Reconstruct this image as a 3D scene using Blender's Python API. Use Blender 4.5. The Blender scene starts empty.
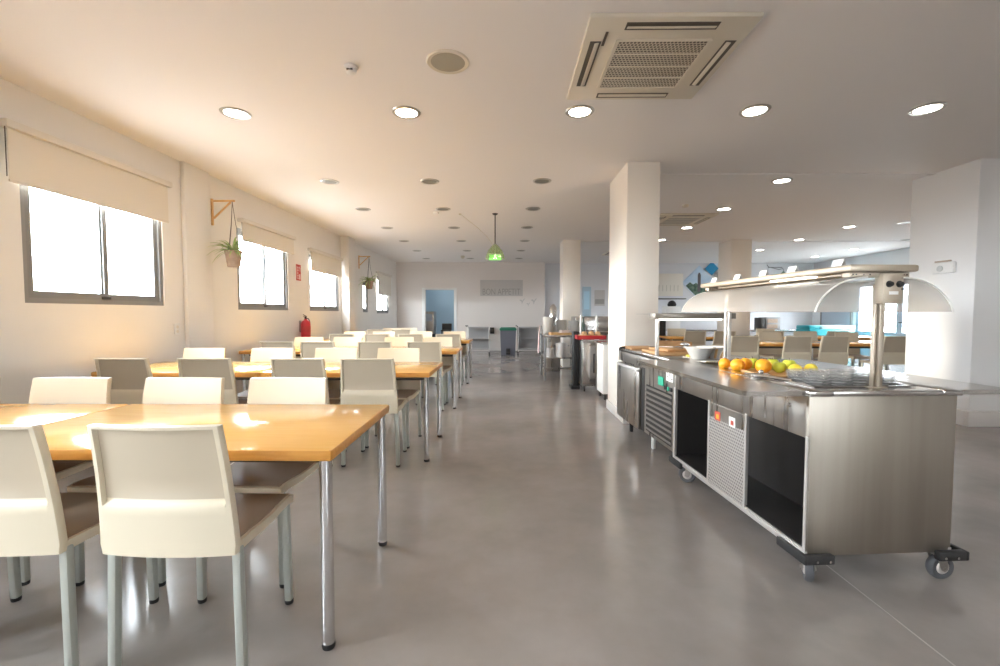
import bpy, bmesh, math, random
from mathutils import Vector, Matrix
random.seed(7)
R = math.radians
sc = bpy.context.scene
col = sc.collection
PI = math.pi

# ------------------------------------------------------------------ materials
def mat(name, color, rough=.5, metal=0., spec=.5, coat=0., emis=None, estr=0.):
    m = bpy.data.materials.new(name); m.use_nodes = True
    b = m.node_tree.nodes['Principled BSDF']
    b.inputs['Base Color'].default_value = (*color, 1)
    b.inputs['Roughness'].default_value = rough
    b.inputs['Metallic'].default_value = metal
    b.inputs['Specular IOR Level'].default_value = spec
    b.inputs['Coat Weight'].default_value = coat
    if emis:
        b.inputs['Emission Color'].default_value = (*emis, 1)
        b.inputs['Emission Strength'].default_value = estr
    return m

def N(m, t, **k):
    n = m.node_tree.nodes.new(t)
    for a, v in k.items(): setattr(n, a, v)
    return n
def L(m, a, b): m.node_tree.links.new(a, b)
def bsdf(m): return m.node_tree.nodes['Principled BSDF']

def noisy(m, c1, c2, scale=(1, 1, 1), nscale=4., detail=4., rough=None, bump=0., lo=.35, hi=.65, dist=.02):
    """base colour (and roughness) varied by a stretched noise in object space"""
    tc = N(m, 'ShaderNodeTexCoord'); mp = N(m, 'ShaderNodeMapping'); nz = N(m, 'ShaderNodeTexNoise')
    mp.inputs['Scale'].default_value = scale
    nz.inputs['Scale'].default_value = nscale; nz.inputs['Detail'].default_value = detail
    L(m, tc.outputs['Object'], mp.inputs['Vector']); L(m, mp.outputs['Vector'], nz.inputs['Vector'])
    rp = N(m, 'ShaderNodeValToRGB')
    rp.color_ramp.elements[0].position = lo; rp.color_ramp.elements[1].position = hi
    rp.color_ramp.elements[0].color = (*c1, 1); rp.color_ramp.elements[1].color = (*c2, 1)
    L(m, nz.outputs['Fac'], rp.inputs['Fac']); L(m, rp.outputs['Color'], bsdf(m).inputs['Base Color'])
    if rough:
        mr = N(m, 'ShaderNodeMapRange')
        mr.inputs['From Min'].default_value = .3; mr.inputs['From Max'].default_value = .7
        mr.inputs['To Min'].default_value = rough[0]; mr.inputs['To Max'].default_value = rough[1]
        L(m, nz.outputs['Fac'], mr.inputs['Value']); L(m, mr.outputs['Result'], bsdf(m).inputs['Roughness'])
    if bump:
        bp = N(m, 'ShaderNodeBump'); bp.inputs['Strength'].default_value = bump; bp.inputs['Distance'].default_value = dist
        L(m, nz.outputs['Fac'], bp.inputs['Height']); L(m, bp.outputs['Normal'], bsdf(m).inputs['Normal'])
    return m

M = {}
M['wall'] = noisy(mat('wall_paint', (.8, .77, .72), .6, spec=.3), (.83, .80, .76), (.845, .815, .775), nscale=2., bump=.03)
M['wall_far'] = mat('far_wall_paint', (.77, .715, .675), .65, spec=.3)
M['wall_cool'] = mat('cool_wall_paint', (.72, .72, .74), .6, spec=.3)
M['ceil'] = mat('ceiling_paint', (.86, .83, .81), .7, spec=.2)
M['column'] = mat('column_paint', (.84, .775, .69), .4, spec=.4)
M['pier'] = mat('pier_paint', (.82, .81, .80), .3, spec=.5)
M['skirt'] = mat('skirting_tile', (.74, .70, .67), .35)

def concrete():
    m = mat('polished_concrete', (.24, .21, .19), .25, spec=.5)
    tc = N(m, 'ShaderNodeTexCoord')
    n1 = N(m, 'ShaderNodeTexNoise'); n1.inputs['Scale'].default_value = .9; n1.inputs['Detail'].default_value = 6; n1.inputs['Roughness'].default_value = .6
    n2 = N(m, 'ShaderNodeTexNoise'); n2.inputs['Scale'].default_value = 9; n2.inputs['Detail'].default_value = 5
    for n in (n1, n2): L(m, tc.outputs['Object'], n.inputs['Vector'])
    rp = N(m, 'ShaderNodeValToRGB')
    rp.color_ramp.elements[0].position = .34; rp.color_ramp.elements[1].position = .66
    rp.color_ramp.elements[0].color = (.262, .237, .219, 1); rp.color_ramp.elements[1].color = (.365, .327, .308, 1)
    L(m, n1.outputs['Fac'], rp.inputs['Fac'])
    rp2 = N(m, 'ShaderNodeValToRGB')
    rp2.color_ramp.elements[0].color = (.95, .95, .95, 1); rp2.color_ramp.elements[1].color = (1.06, 1.05, 1.04, 1)
    L(m, n2.outputs['Fac'], rp2.inputs['Fac'])
    mx = N(m, 'ShaderNodeMix', data_type='RGBA', blend_type='MULTIPLY'); mx.inputs[0].default_value = 1
    L(m, rp.outputs['Color'], mx.inputs[6]); L(m, rp2.outputs['Color'], mx.inputs[7])
    L(m, mx.outputs[2], bsdf(m).inputs['Base Color'])
    mr = N(m, 'ShaderNodeMapRange'); mr.inputs['From Min'].default_value = .3; mr.inputs['From Max'].default_value = .7
    mr.inputs['To Min'].default_value = .15; mr.inputs['To Max'].default_value = .22
    L(m, n1.outputs['Fac'], mr.inputs['Value']); L(m, mr.outputs['Result'], bsdf(m).inputs['Roughness'])
    bp = N(m, 'ShaderNodeBump'); bp.inputs['Strength'].default_value = .025; bp.inputs['Distance'].default_value = .01
    L(m, n2.outputs['Fac'], bp.inputs['Height']); L(m, bp.outputs['Normal'], bsdf(m).inputs['Normal'])
    return m
M['floor'] = concrete()
M['seam'] = mat('floor_joint', (.36, .32, .285), .5)

M['cream'] = mat('cream_plastic', (.72, .64, .49), .38)
M['back_panel'] = mat('taupe_back_panel', (.49, .415, .31), .45)
M['seat'] = mat('taupe_seat_mat', (.37, .285, .205), .55)
M['leg'] = mat('sage_grey_tube', (.47, .49, .45), .38, metal=.35)
M['black'] = mat('black_rubber', (.018, .017, .017), .5)
M['chrome'] = mat('chrome', (.72, .72, .72), .16, metal=1.)
M['beech'] = noisy(mat('beech_laminate', (.8, .5, .2), .2, spec=.75), (.90, .49, .125), (.93, .53, .145), scale=(1, 14, 14), nscale=5, rough=(.11, .15))
M['beech_edge'] = noisy(mat('beech_edge', (.6, .3, .1), .3), (.66, .29, .05), (.74, .35, .075), scale=(1, 10, 10), nscale=6)
M['rail'] = mat('dark_rail', (.05, .045, .04), .5)
M['steel'] = noisy(mat('brushed_steel', (.55, .53, .5), .3, metal=1.), (.43, .40, .37), (.48, .45, .415), scale=(9, 9, .5), nscale=2, detail=2, rough=(.25, .36))
M['steel_top'] = mat('steel_worktop', (.53, .51, .49), .2, metal=1.)
M['steel_panel'] = noisy(mat('steel_end_panel', (.4, .36, .31), .42, metal=1.), (.385, .34, .285), (.425, .38, .325), scale=(10, 10, .4), nscale=2, rough=(.40, .47))
M['steel_lt'] = mat('pale_steel', (.75, .72, .69), .35, metal=.7)
M['cart_grey'] = mat('cart_grey_steel', (.42, .41, .41), .45, metal=.3)
M['steel_dim'] = mat('dull_slat_steel', (.40, .375, .35), .45, metal=.8)
M['canopy'] = mat('canopy_steel', (.52, .44, .345), .45, metal=.6)
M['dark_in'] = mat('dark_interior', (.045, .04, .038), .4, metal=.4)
M['alu'] = mat('grey_aluminium', (.27, .265, .26), .6, spec=.25)
M['alu_lt'] = mat('window_sash_aluminium', (.24, .237, .233), .6, spec=.2)
M['blind'] = mat('roller_blind_cloth', (.78, .725, .64), .8, spec=.1)
M['blind_rail'] = mat('blind_cassette', (.74, .69, .62), .5)
M['ring'] = mat('downlight_ring', (.55, .52, .48), .3, metal=.8)
M['lens'] = mat('dull_lens', (.22, .21, .17), .4)
M['lit'] = mat('lit_lens', (1, 1, 1), .4, emis=(1., .91, .80), estr=15.)
M['ac'] = mat('ac_plastic', (.71, .645, .53), .5)
M['ac_dark'] = mat('ac_slot', (.10, .08, .06), .6)
M['white'] = mat('white_plastic', (.82, .81, .79), .4)
M['paper'] = mat('white_paper', (.86, .85, .83), .6)
M['white_porc'] = mat('porcelain', (.80, .78, .75), .25)
M['wood'] = noisy(mat('pine', (.7, .42, .18), .5), (.66, .385, .16), (.76, .48, .22), scale=(2, 2, 2), nscale=8)
M['board'] = noisy(mat('chopping_board', (.6, .35, .16), .5), (.58, .32, .14), (.70, .42, .20), scale=(2, 14, 2), nscale=6)
M['pot'] = noisy(mat('terracotta_pot', (.36, .25, .18), .8), (.33, .23, .17), (.42, .30, .22), nscale=20)
M['soil'] = mat('soil', (.05, .035, .025), .9)
M['leaf'] = noisy(mat('spider_leaf', (.2, .3, .08), .45), (.22, .36, .08), (.48, .56, .24), nscale=14)
M['cord'] = mat('cord', (.12, .10, .09), .8)
M['red'] = mat('red_paint', (.52, .025, .03), .3)
M['red_sign'] = mat('red_sign', (.55, .05, .04), .5)
M['green'] = mat('green_lid', (.02, .17, .10), .45)
M['bin'] = mat('bin_grey', (.135, .14, .17), .5)
M['blue_wall'] = mat('pale_blue_wall', (.42, .56, .66), .6)
M['teal'] = mat('teal_front', (.02, .36, .42), .4)
M['teal_lt'] = mat('teal_glow_glass', (.60, .88, .91), .3)
M['sign'] = mat('sign_panel', (.56, .53, .51), .6)
M['letters'] = mat('sign_letters', (.36, .345, .325), .6)
M['pink'] = mat('pink_towel', (.78, .60, .58), .9)
M['orange'] = noisy(mat('orange_peel', (.9, .4, .03), .4), (.90, .33, .015), (.98, .47, .03), nscale=30, bump=.15, dist=.004)
M['lemon'] = noisy(mat('lemon_peel', (.9, .7, .06), .4), (.86, .66, .04), (.94, .78, .12), nscale=20, bump=.1, dist=.004)
M['apple'] = noisy(mat('apple_skin', (.6, .65, .08), .3), (.50, .58, .05), (.74, .72, .10), nscale=5)
M['stem'] = mat('stem', (.16, .10, .04), .8)
M['grey_door'] = mat('grey_panel', (.40, .45, .52), .5)
M['poster_sky'] = noisy(mat('poster_pale_sky', (.5, .66, .8), .5), (.42, .60, .78), (.68, .78, .86), scale=(.6, 1, 1), nscale=2.)
M['poster_blue'] = mat('poster_deep_blue', (.02, .26, .50), .5)
M['poster_stone'] = noisy(mat('poster_stone', (.45, .4, .36), .5), (.36, .33, .31), (.60, .54, .48), nscale=7)
M['poster_dark'] = mat('poster_dark', (.13, .12, .13), .5)
M['poster_green'] = noisy(mat('poster_green', (.05, .14, .08), .5), (.03, .09, .06), (.16, .24, .18), nscale=9)
M['crust'] = noisy(mat('bread_crust', (.7, .42, .2), .7), (.62, .33, .14), (.84, .58, .34), nscale=9)
M['yellow'] = mat('yellow_board', (.74, .66, .10), .5)
M['sticker_green'] = mat('green_sticker', (.03, .40, .25), .5)
M['sticker_red'] = mat('red_sticker', (.60, .10, .06), .5)
M['led'] = mat('led_strip', (1, 1, 1), .4, emis=(1., .93, .8), estr=1.3)
M['exit_glow'] = mat('green_lit_sign', (.1, .6, .1), .4, emis=(.22, .80, .10), estr=.55)
M['exit_white'] = mat('lit_pictogram', (1, 1, 1), .4, emis=(.9, 1., .8), estr=1.2)
M['added_lamp'] = mat('added_lamp_glow', (1, 1, 1), .4, emis=(.95, .98, 1.), estr=3.5)  # glow of the panel added to light the blue room

def thin_glass(name, tint=(.96, .97, .97), base=.0, haze=.0, rough=.02, hcol=(.85, .83, .8)):
    m = bpy.data.materials.new(name); m.use_nodes = True
    nt = m.node_tree; nt.nodes.clear()
    out = N(m, 'ShaderNodeOutputMaterial'); tr = N(m, 'ShaderNodeBsdfTransparent'); gl = N(m, 'ShaderNodeBsdfGlossy')
    tr.inputs['Color'].default_value = (*tint, 1); gl.inputs['Roughness'].default_value = rough
    lw = N(m, 'ShaderNodeLayerWeight'); lw.inputs['Blend'].default_value = .5
    pw = N(m, 'ShaderNodeMath', operation='POWER'); pw.inputs[1].default_value = 5.; L(m, lw.outputs['Facing'], pw.inputs[0])
    ad = N(m, 'ShaderNodeMath', operation='MULTIPLY_ADD', use_clamp=True); ad.inputs[1].default_value = .6; ad.inputs[2].default_value = base + .03
    L(m, pw.outputs[0], ad.inputs[0])
    mx = N(m, 'ShaderNodeMixShader'); L(m, ad.outputs[0], mx.inputs[0]); L(m, tr.outputs[0], mx.inputs[1]); L(m, gl.outputs[0], mx.inputs[2])
    last = mx
    if haze:
        df = N(m, 'ShaderNodeBsdfDiffuse'); df.inputs['Color'].default_value = (*hcol, 1)
        tl = N(m, 'ShaderNodeBsdfTranslucent'); tl.inputs['Color'].default_value = (*hcol, 1)
        a = N(m, 'ShaderNodeMixShader'); a.inputs[0].default_value = .5
        L(m, df.outputs[0], a.inputs[1]); L(m, tl.outputs[0], a.inputs[2])
        m2 = N(m, 'ShaderNodeMixShader'); m2.inputs[0].default_value = haze
        L(m, mx.outputs[0], m2.inputs[1]); L(m, a.outputs[0], m2.inputs[2]); last = m2
    L(m, last.outputs[0], out.inputs['Surface'])
    return m
M['pane'] = thin_glass('window_pane')
M['guard'] = thin_glass('curved_guard_glass', base=.12, haze=.28, rough=.10, hcol=(.96, .90, .85))  # milky haze colour stands for room light reflected in the glass
M['bowl_rim_glint'] = thin_glass('bowl_rim_glint', tint=(.99, .995, .995), base=.15, haze=.55, rough=.1, hcol=(.97, .97, .97))  # whitish haze paints the glint of light on bowl rims and bases
M['bowl_glass'] = thin_glass('bowl_glass', tint=(.99, .995, .995), base=.08, haze=.07, rough=.05, hcol=(.95, .95, .95))
M['glass_edge'] = mat('glass_edge', (.80, .78, .74), .3)
M['lamp_glass'] = thin_glass('green_lamp_glass', tint=(.88, .90, .80), base=.04, haze=.22, hcol=(.62, .68, .45))

def dots(name, c_face, c_hole, pitch, radius, axes=(0, 2), rough=.4, metal=.6, stagger=True):
    """sheet with a regular field of round holes, in object space"""
    m = mat(name, c_face, rough, metal)
    tc = N(m, 'ShaderNodeTexCoord'); sp = N(m, 'ShaderNodeSeparateXYZ'); L(m, tc.outputs['Object'], sp.inputs[0])
    def mth(op, a, b=None):
        n = N(m, 'ShaderNodeMath', operation=op)
        for i, v in enumerate((a, b)):
            if v is None: continue
            if isinstance(v, (int, float)): n.inputs[i].default_value = v
            else: L(m, v, n.inputs[i])
        return n.outputs[0]
    a = mth('DIVIDE', sp.outputs[axes[0]], pitch); b = mth('DIVIDE', sp.outputs[axes[1]], pitch)
    row = mth('FLOOR', b)
    if stagger: a = mth('ADD', a, mth('MULTIPLY', row, .5))
    fa = mth('SUBTRACT', mth('FRACT', a), .5); fb = mth('SUBTRACT', mth('FRACT', b), .5)
    d = mth('SQRT', mth('ADD', mth('MULTIPLY', fa, fa), mth('MULTIPLY', fb, fb)))
    h = mth('LESS_THAN', d, radius / pitch)
    mx = N(m, 'ShaderNodeMix', data_type='RGBA'); L(m, h, mx.inputs[0])
    mx.inputs[6].default_value = (*c_face, 1); mx.inputs[7].default_value = (*c_hole, 1)
    L(m, mx.outputs[2], bsdf(m).inputs['Base Color'])
    return m
M['perf'] = dots('perforated_steel', (.62, .585, .55), (.20, .18, .17), .018, .0058, axes=(1, 2))
M['ac_grille'] = dots('ac_grille_mesh', (.60, .53, .42), (.10, .08, .055), .022, .0085, axes=(0, 1), metal=0.)

# ------------------------------------------------------------------ mesh builder
class MB:
    def __init__(s): s.bm = bmesh.new(); s.mats = []
    def _mi(s, faces, mi):
        for f in faces: f.material_index = mi
    def box(s, c, d, bev=0., rot=None, mi=0, seg=2):
        b2 = bmesh.new(); bmesh.ops.create_cube(b2, size=1)
        bmesh.ops.scale(b2, vec=d, verts=b2.verts)
        if bev: bmesh.ops.bevel(b2, geom=b2.edges[:], offset=min(bev, min(d) * .49), segments=seg, affect='EDGES', profile=.5)
        if bev:
            fs = sorted(b2.faces, key=lambda f: -f.calc_area())
            for f in fs[6:]: f.smooth = True
        mt = Matrix.Translation(c)
        if rot is not None: mt = mt @ (rot if isinstance(rot, Matrix) else Matrix.Rotation(rot, 4, 'Z'))
        s._merge(b2, mt, mi); return s
    def bb(s, lo, hi, bev=0., mi=0):
        return s.box([(a + b) / 2 for a, b in zip(lo, hi)], [abs(b - a) for a, b in zip(lo, hi)], bev, mi=mi)
    def _merge(s, b2, mt=None, mi=0):
        vm = {}
        for v in b2.verts: vm[v] = s.bm.verts.new(mt @ v.co if mt else v.co)
        for f in b2.faces:
            try: nf = s.bm.faces.new([vm[v] for v in f.verts]); nf.material_index = mi; nf.smooth = f.smooth
            except ValueError: pass
        b2.free()
    def lathe(s, prof, c=(0, 0, 0), seg=24, mi=0, axis=None, a0=0, a1=2 * PI):
        """prof: list of (r, z); closed round z"""
        mt = Matrix.Translation(c)
        if axis is not None: mt = mt @ Vector((0, 0, 1)).rotation_difference(Vector(axis)).to_matrix().to_4x4()
        rings = []
        for r, z in prof:
            if r < 1e-6: rings.append([s.bm.verts.new(mt @ Vector((0, 0, z)))])
            else: rings.append([s.bm.verts.new(mt @ Vector((r * math.cos(2 * PI * k / seg), r * math.sin(2 * PI * k / seg), z))) for k in range(seg)])
        for A, B in zip(rings, rings[1:]):
            for k in range(seg):
                k2 = (k + 1) % seg
                q = [A[k % len(A)], A[k2 % len(A)], B[k2 % len(B)], B[k % len(B)]]
                u = []
                for v in q:
                    if v not in u: u.append(v)
                if len(u) >= 3:
                    try: nf = s.bm.faces.new(u); nf.material_index = mi; nf.smooth = True
                    except ValueError: pass
        return s
    def cyl(s, p, q, r, r2=None, seg=16, mi=0):
        p, q = Vector(p), Vector(q); l = (q - p).length; r2 = r if r2 is None else r2
        return s.lathe([(0, 0), (r, 0), (r2, l), (0, l)], p, seg, mi, axis=(q - p))
    def tube(s, pts, r, seg=8, mi=0, closed=False):
        pts = [Vector(p) for p in pts]; n = len(pts); rings = []
        up = Vector((.123, .05, 1)).normalized()
        for i, p in enumerate(pts):
            a = pts[i - 1] if (i > 0 or closed) else p
            b = pts[(i + 1) % n] if (i < n - 1 or closed) else p
            t = (b - a).normalized()
            x = t.cross(up)
            if x.length < 1e-3: x = t.cross(Vector((1, 0, 0)))
            x.normalize(); y = x.cross(t)
            rr = r[i] if isinstance(r, (list, tuple)) else r
            rings.append([s.bm.verts.new(p + (x * math.cos(2 * PI * k / seg) + y * math.sin(2 * PI * k / seg)) * rr) for k in range(seg)])
        m = n if closed else n - 1
        for i in range(m):
            A, B = rings[i], rings[(i + 1) % n]
            for k in range(seg): nf = s.bm.faces.new([A[k], A[(k + 1) % seg], B[(k + 1) % seg], B[k]]); nf.material_index = mi; nf.smooth = True
        if not closed:
            s.bm.faces.new(rings[0][::-1]).material_index = mi; s.bm.faces.new(rings[-1]).material_index = mi
        return s
    def prism(s, poly, z0, z1, mi=0, mt=None):
        mt = mt or Matrix.Identity(4)
        A = [s.bm.verts.new(mt @ Vector((x, y, z0))) for x, y in poly]
        B = [s.bm.verts.new(mt @ Vector((x, y, z1))) for x, y in poly]
        n = len(poly)
        s.bm.faces.new(A[::-1]).material_index = mi; s.bm.faces.new(B).material_index = mi
        for k in range(n): s.bm.faces.new([A[k], A[(k + 1) % n], B[(k + 1) % n], B[k]]).material_index = mi
        return s
    def grid(s, rows, mi=0, close=False):
        V = [[s.bm.verts.new(p) for p in r] for r in rows]
        for a, b in zip(V, V[1:]):
            for k in range(len(a) - 1): nf = s.bm.faces.new([a[k], a[k + 1], b[k + 1], b[k]]); nf.material_index = mi; nf.smooth = True
        return V
    def sphere(s, c, r, sc=(1, 1, 1), u=16, v=10, mi=0):
        b2 = bmesh.new(); bmesh.ops.create_uvsphere(b2, u_segments=u, v_segments=v, radius=r)
        for f in b2.faces: f.smooth = True
        s._merge(b2, Matrix.Translation(c) @ Matrix.Diagonal((*sc, 1)), mi); return s
    def build(s, name, m, parent=None, smooth=40, loc=None, rotz=0):
        bmesh.ops.recalc_face_normals(s.bm, faces=s.bm.faces[:])
        me = bpy.data.meshes.new(name); s.bm.to_mesh(me); s.bm.free()
        for x in (m if isinstance(m, (list, tuple)) else [m]): me.materials.append(M[x] if isinstance(x, str) else x)
        if not smooth: me.polygons.foreach_set('use_smooth', [False] * len(me.polygons))
        else:
            me.set_sharp_from_angle(angle=R(smooth))
        o = bpy.data.objects.new(name, me); col.objects.link(o)
        if parent is not None: o.parent = parent
        if loc is not None: o.location = loc
        if rotz: o.rotation_euler.z = rotz
        return o

def tag(o, label=None, cat=None, group=None, kind=None):
    if label: o['label'] = label
    if cat: o['category'] = cat
    if group: o['group'] = group
    if kind: o['kind'] = kind
    return o
def thing(name, loc, rotz=0, label=None, cat=None, group=None, kind=None):
    o = bpy.data.objects.new(name, None); col.objects.link(o)
    o.empty_display_size = .05
    o.location = loc; o.rotation_euler.z = rotz
    return tag(o, label, cat, group, kind)
def dup(src, loc, rotz=0, label=None, group=None):
    r = src.copy(); col.objects.link(r); r.location = loc; r.rotation_euler.z = rotz
    if label: r['label'] = label
    if group: r['group'] = group
    for ch in list(src.children):
        c = ch.copy(); col.objects.link(c); c.parent = r
        for g in list(ch.children):
            d = g.copy(); col.objects.link(d); d.parent = c
    return r
def struct(o): o['kind'] = 'structure'; return o
ORD = ['first', 'second', 'third', 'fourth', 'fifth', 'sixth', 'seventh', 'eighth']

CEIL = 2.875
XL, XR, YF, YB = -3.53, 10.2, 14.5, -3.5
# ------------------------------------------------------------------ the setting
struct(MB().bb((XL - .3, YB - .3, -.12), (XR + .3, 17.2, 0)).build('floor', 'floor', smooth=0))
struct(MB().bb((XL - .3, YB - .3, CEIL), (XR + .3, 17.2, CEIL + .15)).build('ceiling', 'ceil', smooth=0))
# left wall with its window openings; the first two are unseen, added for more light
WIN = [(-2.75, -1.35, 1.29, 2.36), (-.45, .95, 1.29, 2.36), (3.24, 4.59, 1.305, 2.40), (5.86, 7.24, 1.275, 2.36), (8.02, 9.46, 1.27, 2.30), (11.04, 11.46, 1.25, 2.02), (12.24, 13.5, 1.22, 2.25)]
mb = MB(); y = YB - .3
for a, b, z0, z1 in WIN:
    mb.bb((XL - .22, y, 0), (XL, a, CEIL)); mb.bb((XL - .22, a, 0), (XL, b, z0)); mb.bb((XL - .22, a, z1), (XL, b, CEIL)); y = b
mb.bb((XL - .22, y, 0), (XL, YF + .2, CEIL))
struct(mb.build('wall_left', 'wall', smooth=0))
# far wall: doorway to the blue room at left, a shallow setback at right
mb = MB()
mb.bb((XL, YF, 0), (-2.61, YF + .18, CEIL)); mb.bb((-2.61, YF, 1.985), (-1.66, YF + .18, CEIL)); mb.bb((-1.66, YF, 0), (1.245, YF + .18, CEIL))
mb.bb((1.245, YF, 0), (1.29, YF + .4, CEIL))
struct(mb.build('wall_far', 'wall_far', smooth=0))
struct(MB().bb((1.245, YF + .4, 0), (XR + .3, YF + .6, CEIL)).build('wall_back', 'wall_cool', smooth=0))
# right wall with the glazed door opening
mb = MB(); DY0, DY1 = 10.9, 13.16
mb.bb((XR, YB - .3, 0), (XR + .2, DY0, CEIL)); mb.bb((XR, DY0, 2.15), (XR + .2, DY1, CEIL)); mb.bb((XR, DY1, 0), (XR + .2, YF + .6, CEIL))
struct(mb.build('wall_right', 'wall_cool', smooth=0))
FILL_WIN = [(2.4, 4.4)]; mb = MB(); x = XL; NZ0, NZ1 = 1.45, 2.1  # unseen window behind the camera, added to brighten the near end
for a, b in FILL_WIN:
    mb.bb((x, YB - .2, 0), (a, YB, CEIL)); mb.bb((a, YB - .2, 0), (b, YB, NZ0)); mb.bb((a, YB - .2, NZ1), (b, YB, CEIL)); x = b
mb.bb((x, YB - .2, 0), (XR, YB, CEIL))
struct(mb.build('wall_near', 'wall', smooth=0))
# blue room behind the doorway
mb = MB(); mb.bb((-3.5, 16.9, 0), (1.2, 17.05, CEIL)); mb.bb((-3.65, YF + .2, 0), (-3.5, 17, CEIL)); mb.bb((.2, YF + .2, 0), (.35, 16.9, CEIL))
struct(mb.build('wall_blue', 'blue_wall', smooth=0))
mb = MB(); mb.bb((-1.66, YF - .03, 0), (-1.57, YF, 2.05)); mb.bb((-2.70, YF - .03, 0), (-2.61, YF, 2.05)); mb.bb((-2.61, YF - .03, 1.985), (-1.66, YF, 2.05))
struct(mb.build('trim_1', 'white', smooth=0))
# wall pilasters
struct(MB().bb((XL, 4.86, 0), (XL + .05, 5.28, CEIL), .012).build('column', 'wall'))
struct(MB().bb((XL, 9.57, 0), (XL + .18, 9.98, CEIL), .012).build('column', 'wall'))
# free columns
struct(MB().bb((1.33, 4.93, 0), (1.69, 5.74, CEIL), .008).build('column', 'column'))
struct(MB().bb((1.31, 10.1, 0), (1.70, 10.7, CEIL), .008).build('column', 'column'))
struct(MB().bb((5.07, 10.1, 0), (5.53, 10.7, CEIL), .008).build('column', 'column'))
struct(MB().bb((5.06, 4.87, 0), (7.3, 5.67, CEIL), .008).build('column', 'pier'))
def skirt(x0, x1, y0, y1, h, t=.015):
    mb = MB()
    mb.bb((x0 - t, y0 - t, 0), (x1 + t, y0, h), .004); mb.bb((x0 - t, y1, 0), (x1 + t, y1 + t, h), .004)
    mb.bb((x0 - t, y0, 0), (x0, y1, h), .004); mb.bb((x1, y0, 0), (x1 + t, y1, h), .004)
    return mb
struct(skirt(5.06, 7.3, 4.87, 5.67, .165, .05).build('baseboard_pier', 'skirt'))
struct(skirt(1.33, 1.69, 4.93, 5.74, .11).build('baseboard_column', 'skirt'))
struct(MB().bb((XL, YF - .015, 0), (-2.7, YF, .09)).bb((-1.57, YF - .015, 0), (1.245, YF, .09)).build('baseboard_far', 'skirt', smooth=0))
struct(MB().bb((1.7, 5.36, CEIL - .012), (XR, 5.44, CEIL)).build('trim_2', 'ceil', smooth=0))
struct(MB().bb((1.3, 10.32, CEIL - .012), (XR, 10.6, CEIL)).build('trim_3', 'ceil', smooth=0))
# floor joints
mb = MB()
mb.box((1.57, 1.1, .0005), (.006, 9, .001)); mb.box((1.57, 10, .0005), (.006, 8, .001)); mb.box((0, 7.05, .0005), (14, .005, .001))
struct(mb.build('trim_4', 'seam', smooth=0))

def sliding_window(n, a, b, z0, z1, near=False):
    r = thing('window_%d' % n, ((a + b) / 2, YB - .03, z0) if near else (XL - .03, (a + b) / 2, z0), R(90) if near else 0, kind='structure')
    w, h = b - a, z1 - z0; t = .04
    f = MB()
    f.bb((-.028, -w / 2, 0), (.016, w / 2, t)); f.bb((-.028, -w / 2, h - t), (.016, w / 2, h))
    f.bb((-.028, -w / 2, t), (.016, -w / 2 + t, h - t)); f.bb((-.028, w / 2 - t, t), (.016, w / 2, h - t))
    f.build('window_frame', 'alu', r, smooth=0)
    s = .055; split = .02
    spans = [(-w / 2 + t, split + s / 2, .006), (split - s / 2, w / 2 - t, -.012)] if w > .8 else [(-w / 2 + t, w / 2 - t, 0)]
    for y0, y1, x in spans:
        m = MB()
        m.bb((x - .006, y0, t), (x + .006, y1, t + s)); m.bb((x - .006, y0, h - t - s), (x + .006, y1, h - t))
        m.bb((x - .006, y0, t + s), (x + .006, y0 + s * .8, h - t - s)); m.bb((x - .006, y1 - s * .8, t + s), (x + .006, y1, h - t - s))
        so = m.build('sash', 'alu_lt', r, smooth=0)
        MB().bb((x - .003, y0 + s * .8, t + s), (x + .003, y1 - s * .8, h - t - s)).build('pane', 'pane', so, smooth=0)
    if w > .8:
        MB().bb((.012, -.03, t + .005), (.028, .05, t + .03), .003).build('latch', 'rail', r)
def blind(a, b, ztop, zbot, lab):
    r = thing('roller_blind', (XL, (a + b) / 2, ztop), label=lab, cat='blind', group='roller blinds on the left wall')
    w = b - a
    MB().bb((.0, -w / 2 - .02, -.02), (.085, w / 2 + .02, .035), .008).build('cassette', 'blind_rail', r)
    c = MB(); c.bb((.048, -w / 2 + .01, zbot - ztop), (.051, w / 2 - .01, -.02)); c.build('blind_cloth', 'blind', r, smooth=0)
    MB().bb((.042, -w / 2 + .01, zbot - ztop - .012), (.057, w / 2 - .01, zbot - ztop + .008), .004).build('bottom_bar', 'blind', r)
    ch = MB(); ch.tube([(.06, -w / 2 - .012, .0), (.06, -w / 2 - .012, (zbot - ztop) * .95)], .003, 6); ch.build('pull_chain', 'cord', r)
for i, w in enumerate(WIN): sliding_window(i + 1, *w)
for i, (a, b) in enumerate(FILL_WIN): sliding_window(len(WIN) + 1 + i, a, b, NZ0, NZ1, True)  # the added fill window in the near wall
blind(3.12, 4.62, 2.545, 2.165, 'large beige roller blind above the nearest window')
blind(5.9, 7.36, 2.45, 2.20, 'beige roller blind of the window beside the first hanging plant')
blind(7.98, 9.5, 2.36, 2.0, 'beige roller blind of the window right of the fire extinguisher')
blind(12.18, 13.6, 2.34, 1.75, 'small beige roller blind of the farthest window by the corner')

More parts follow.
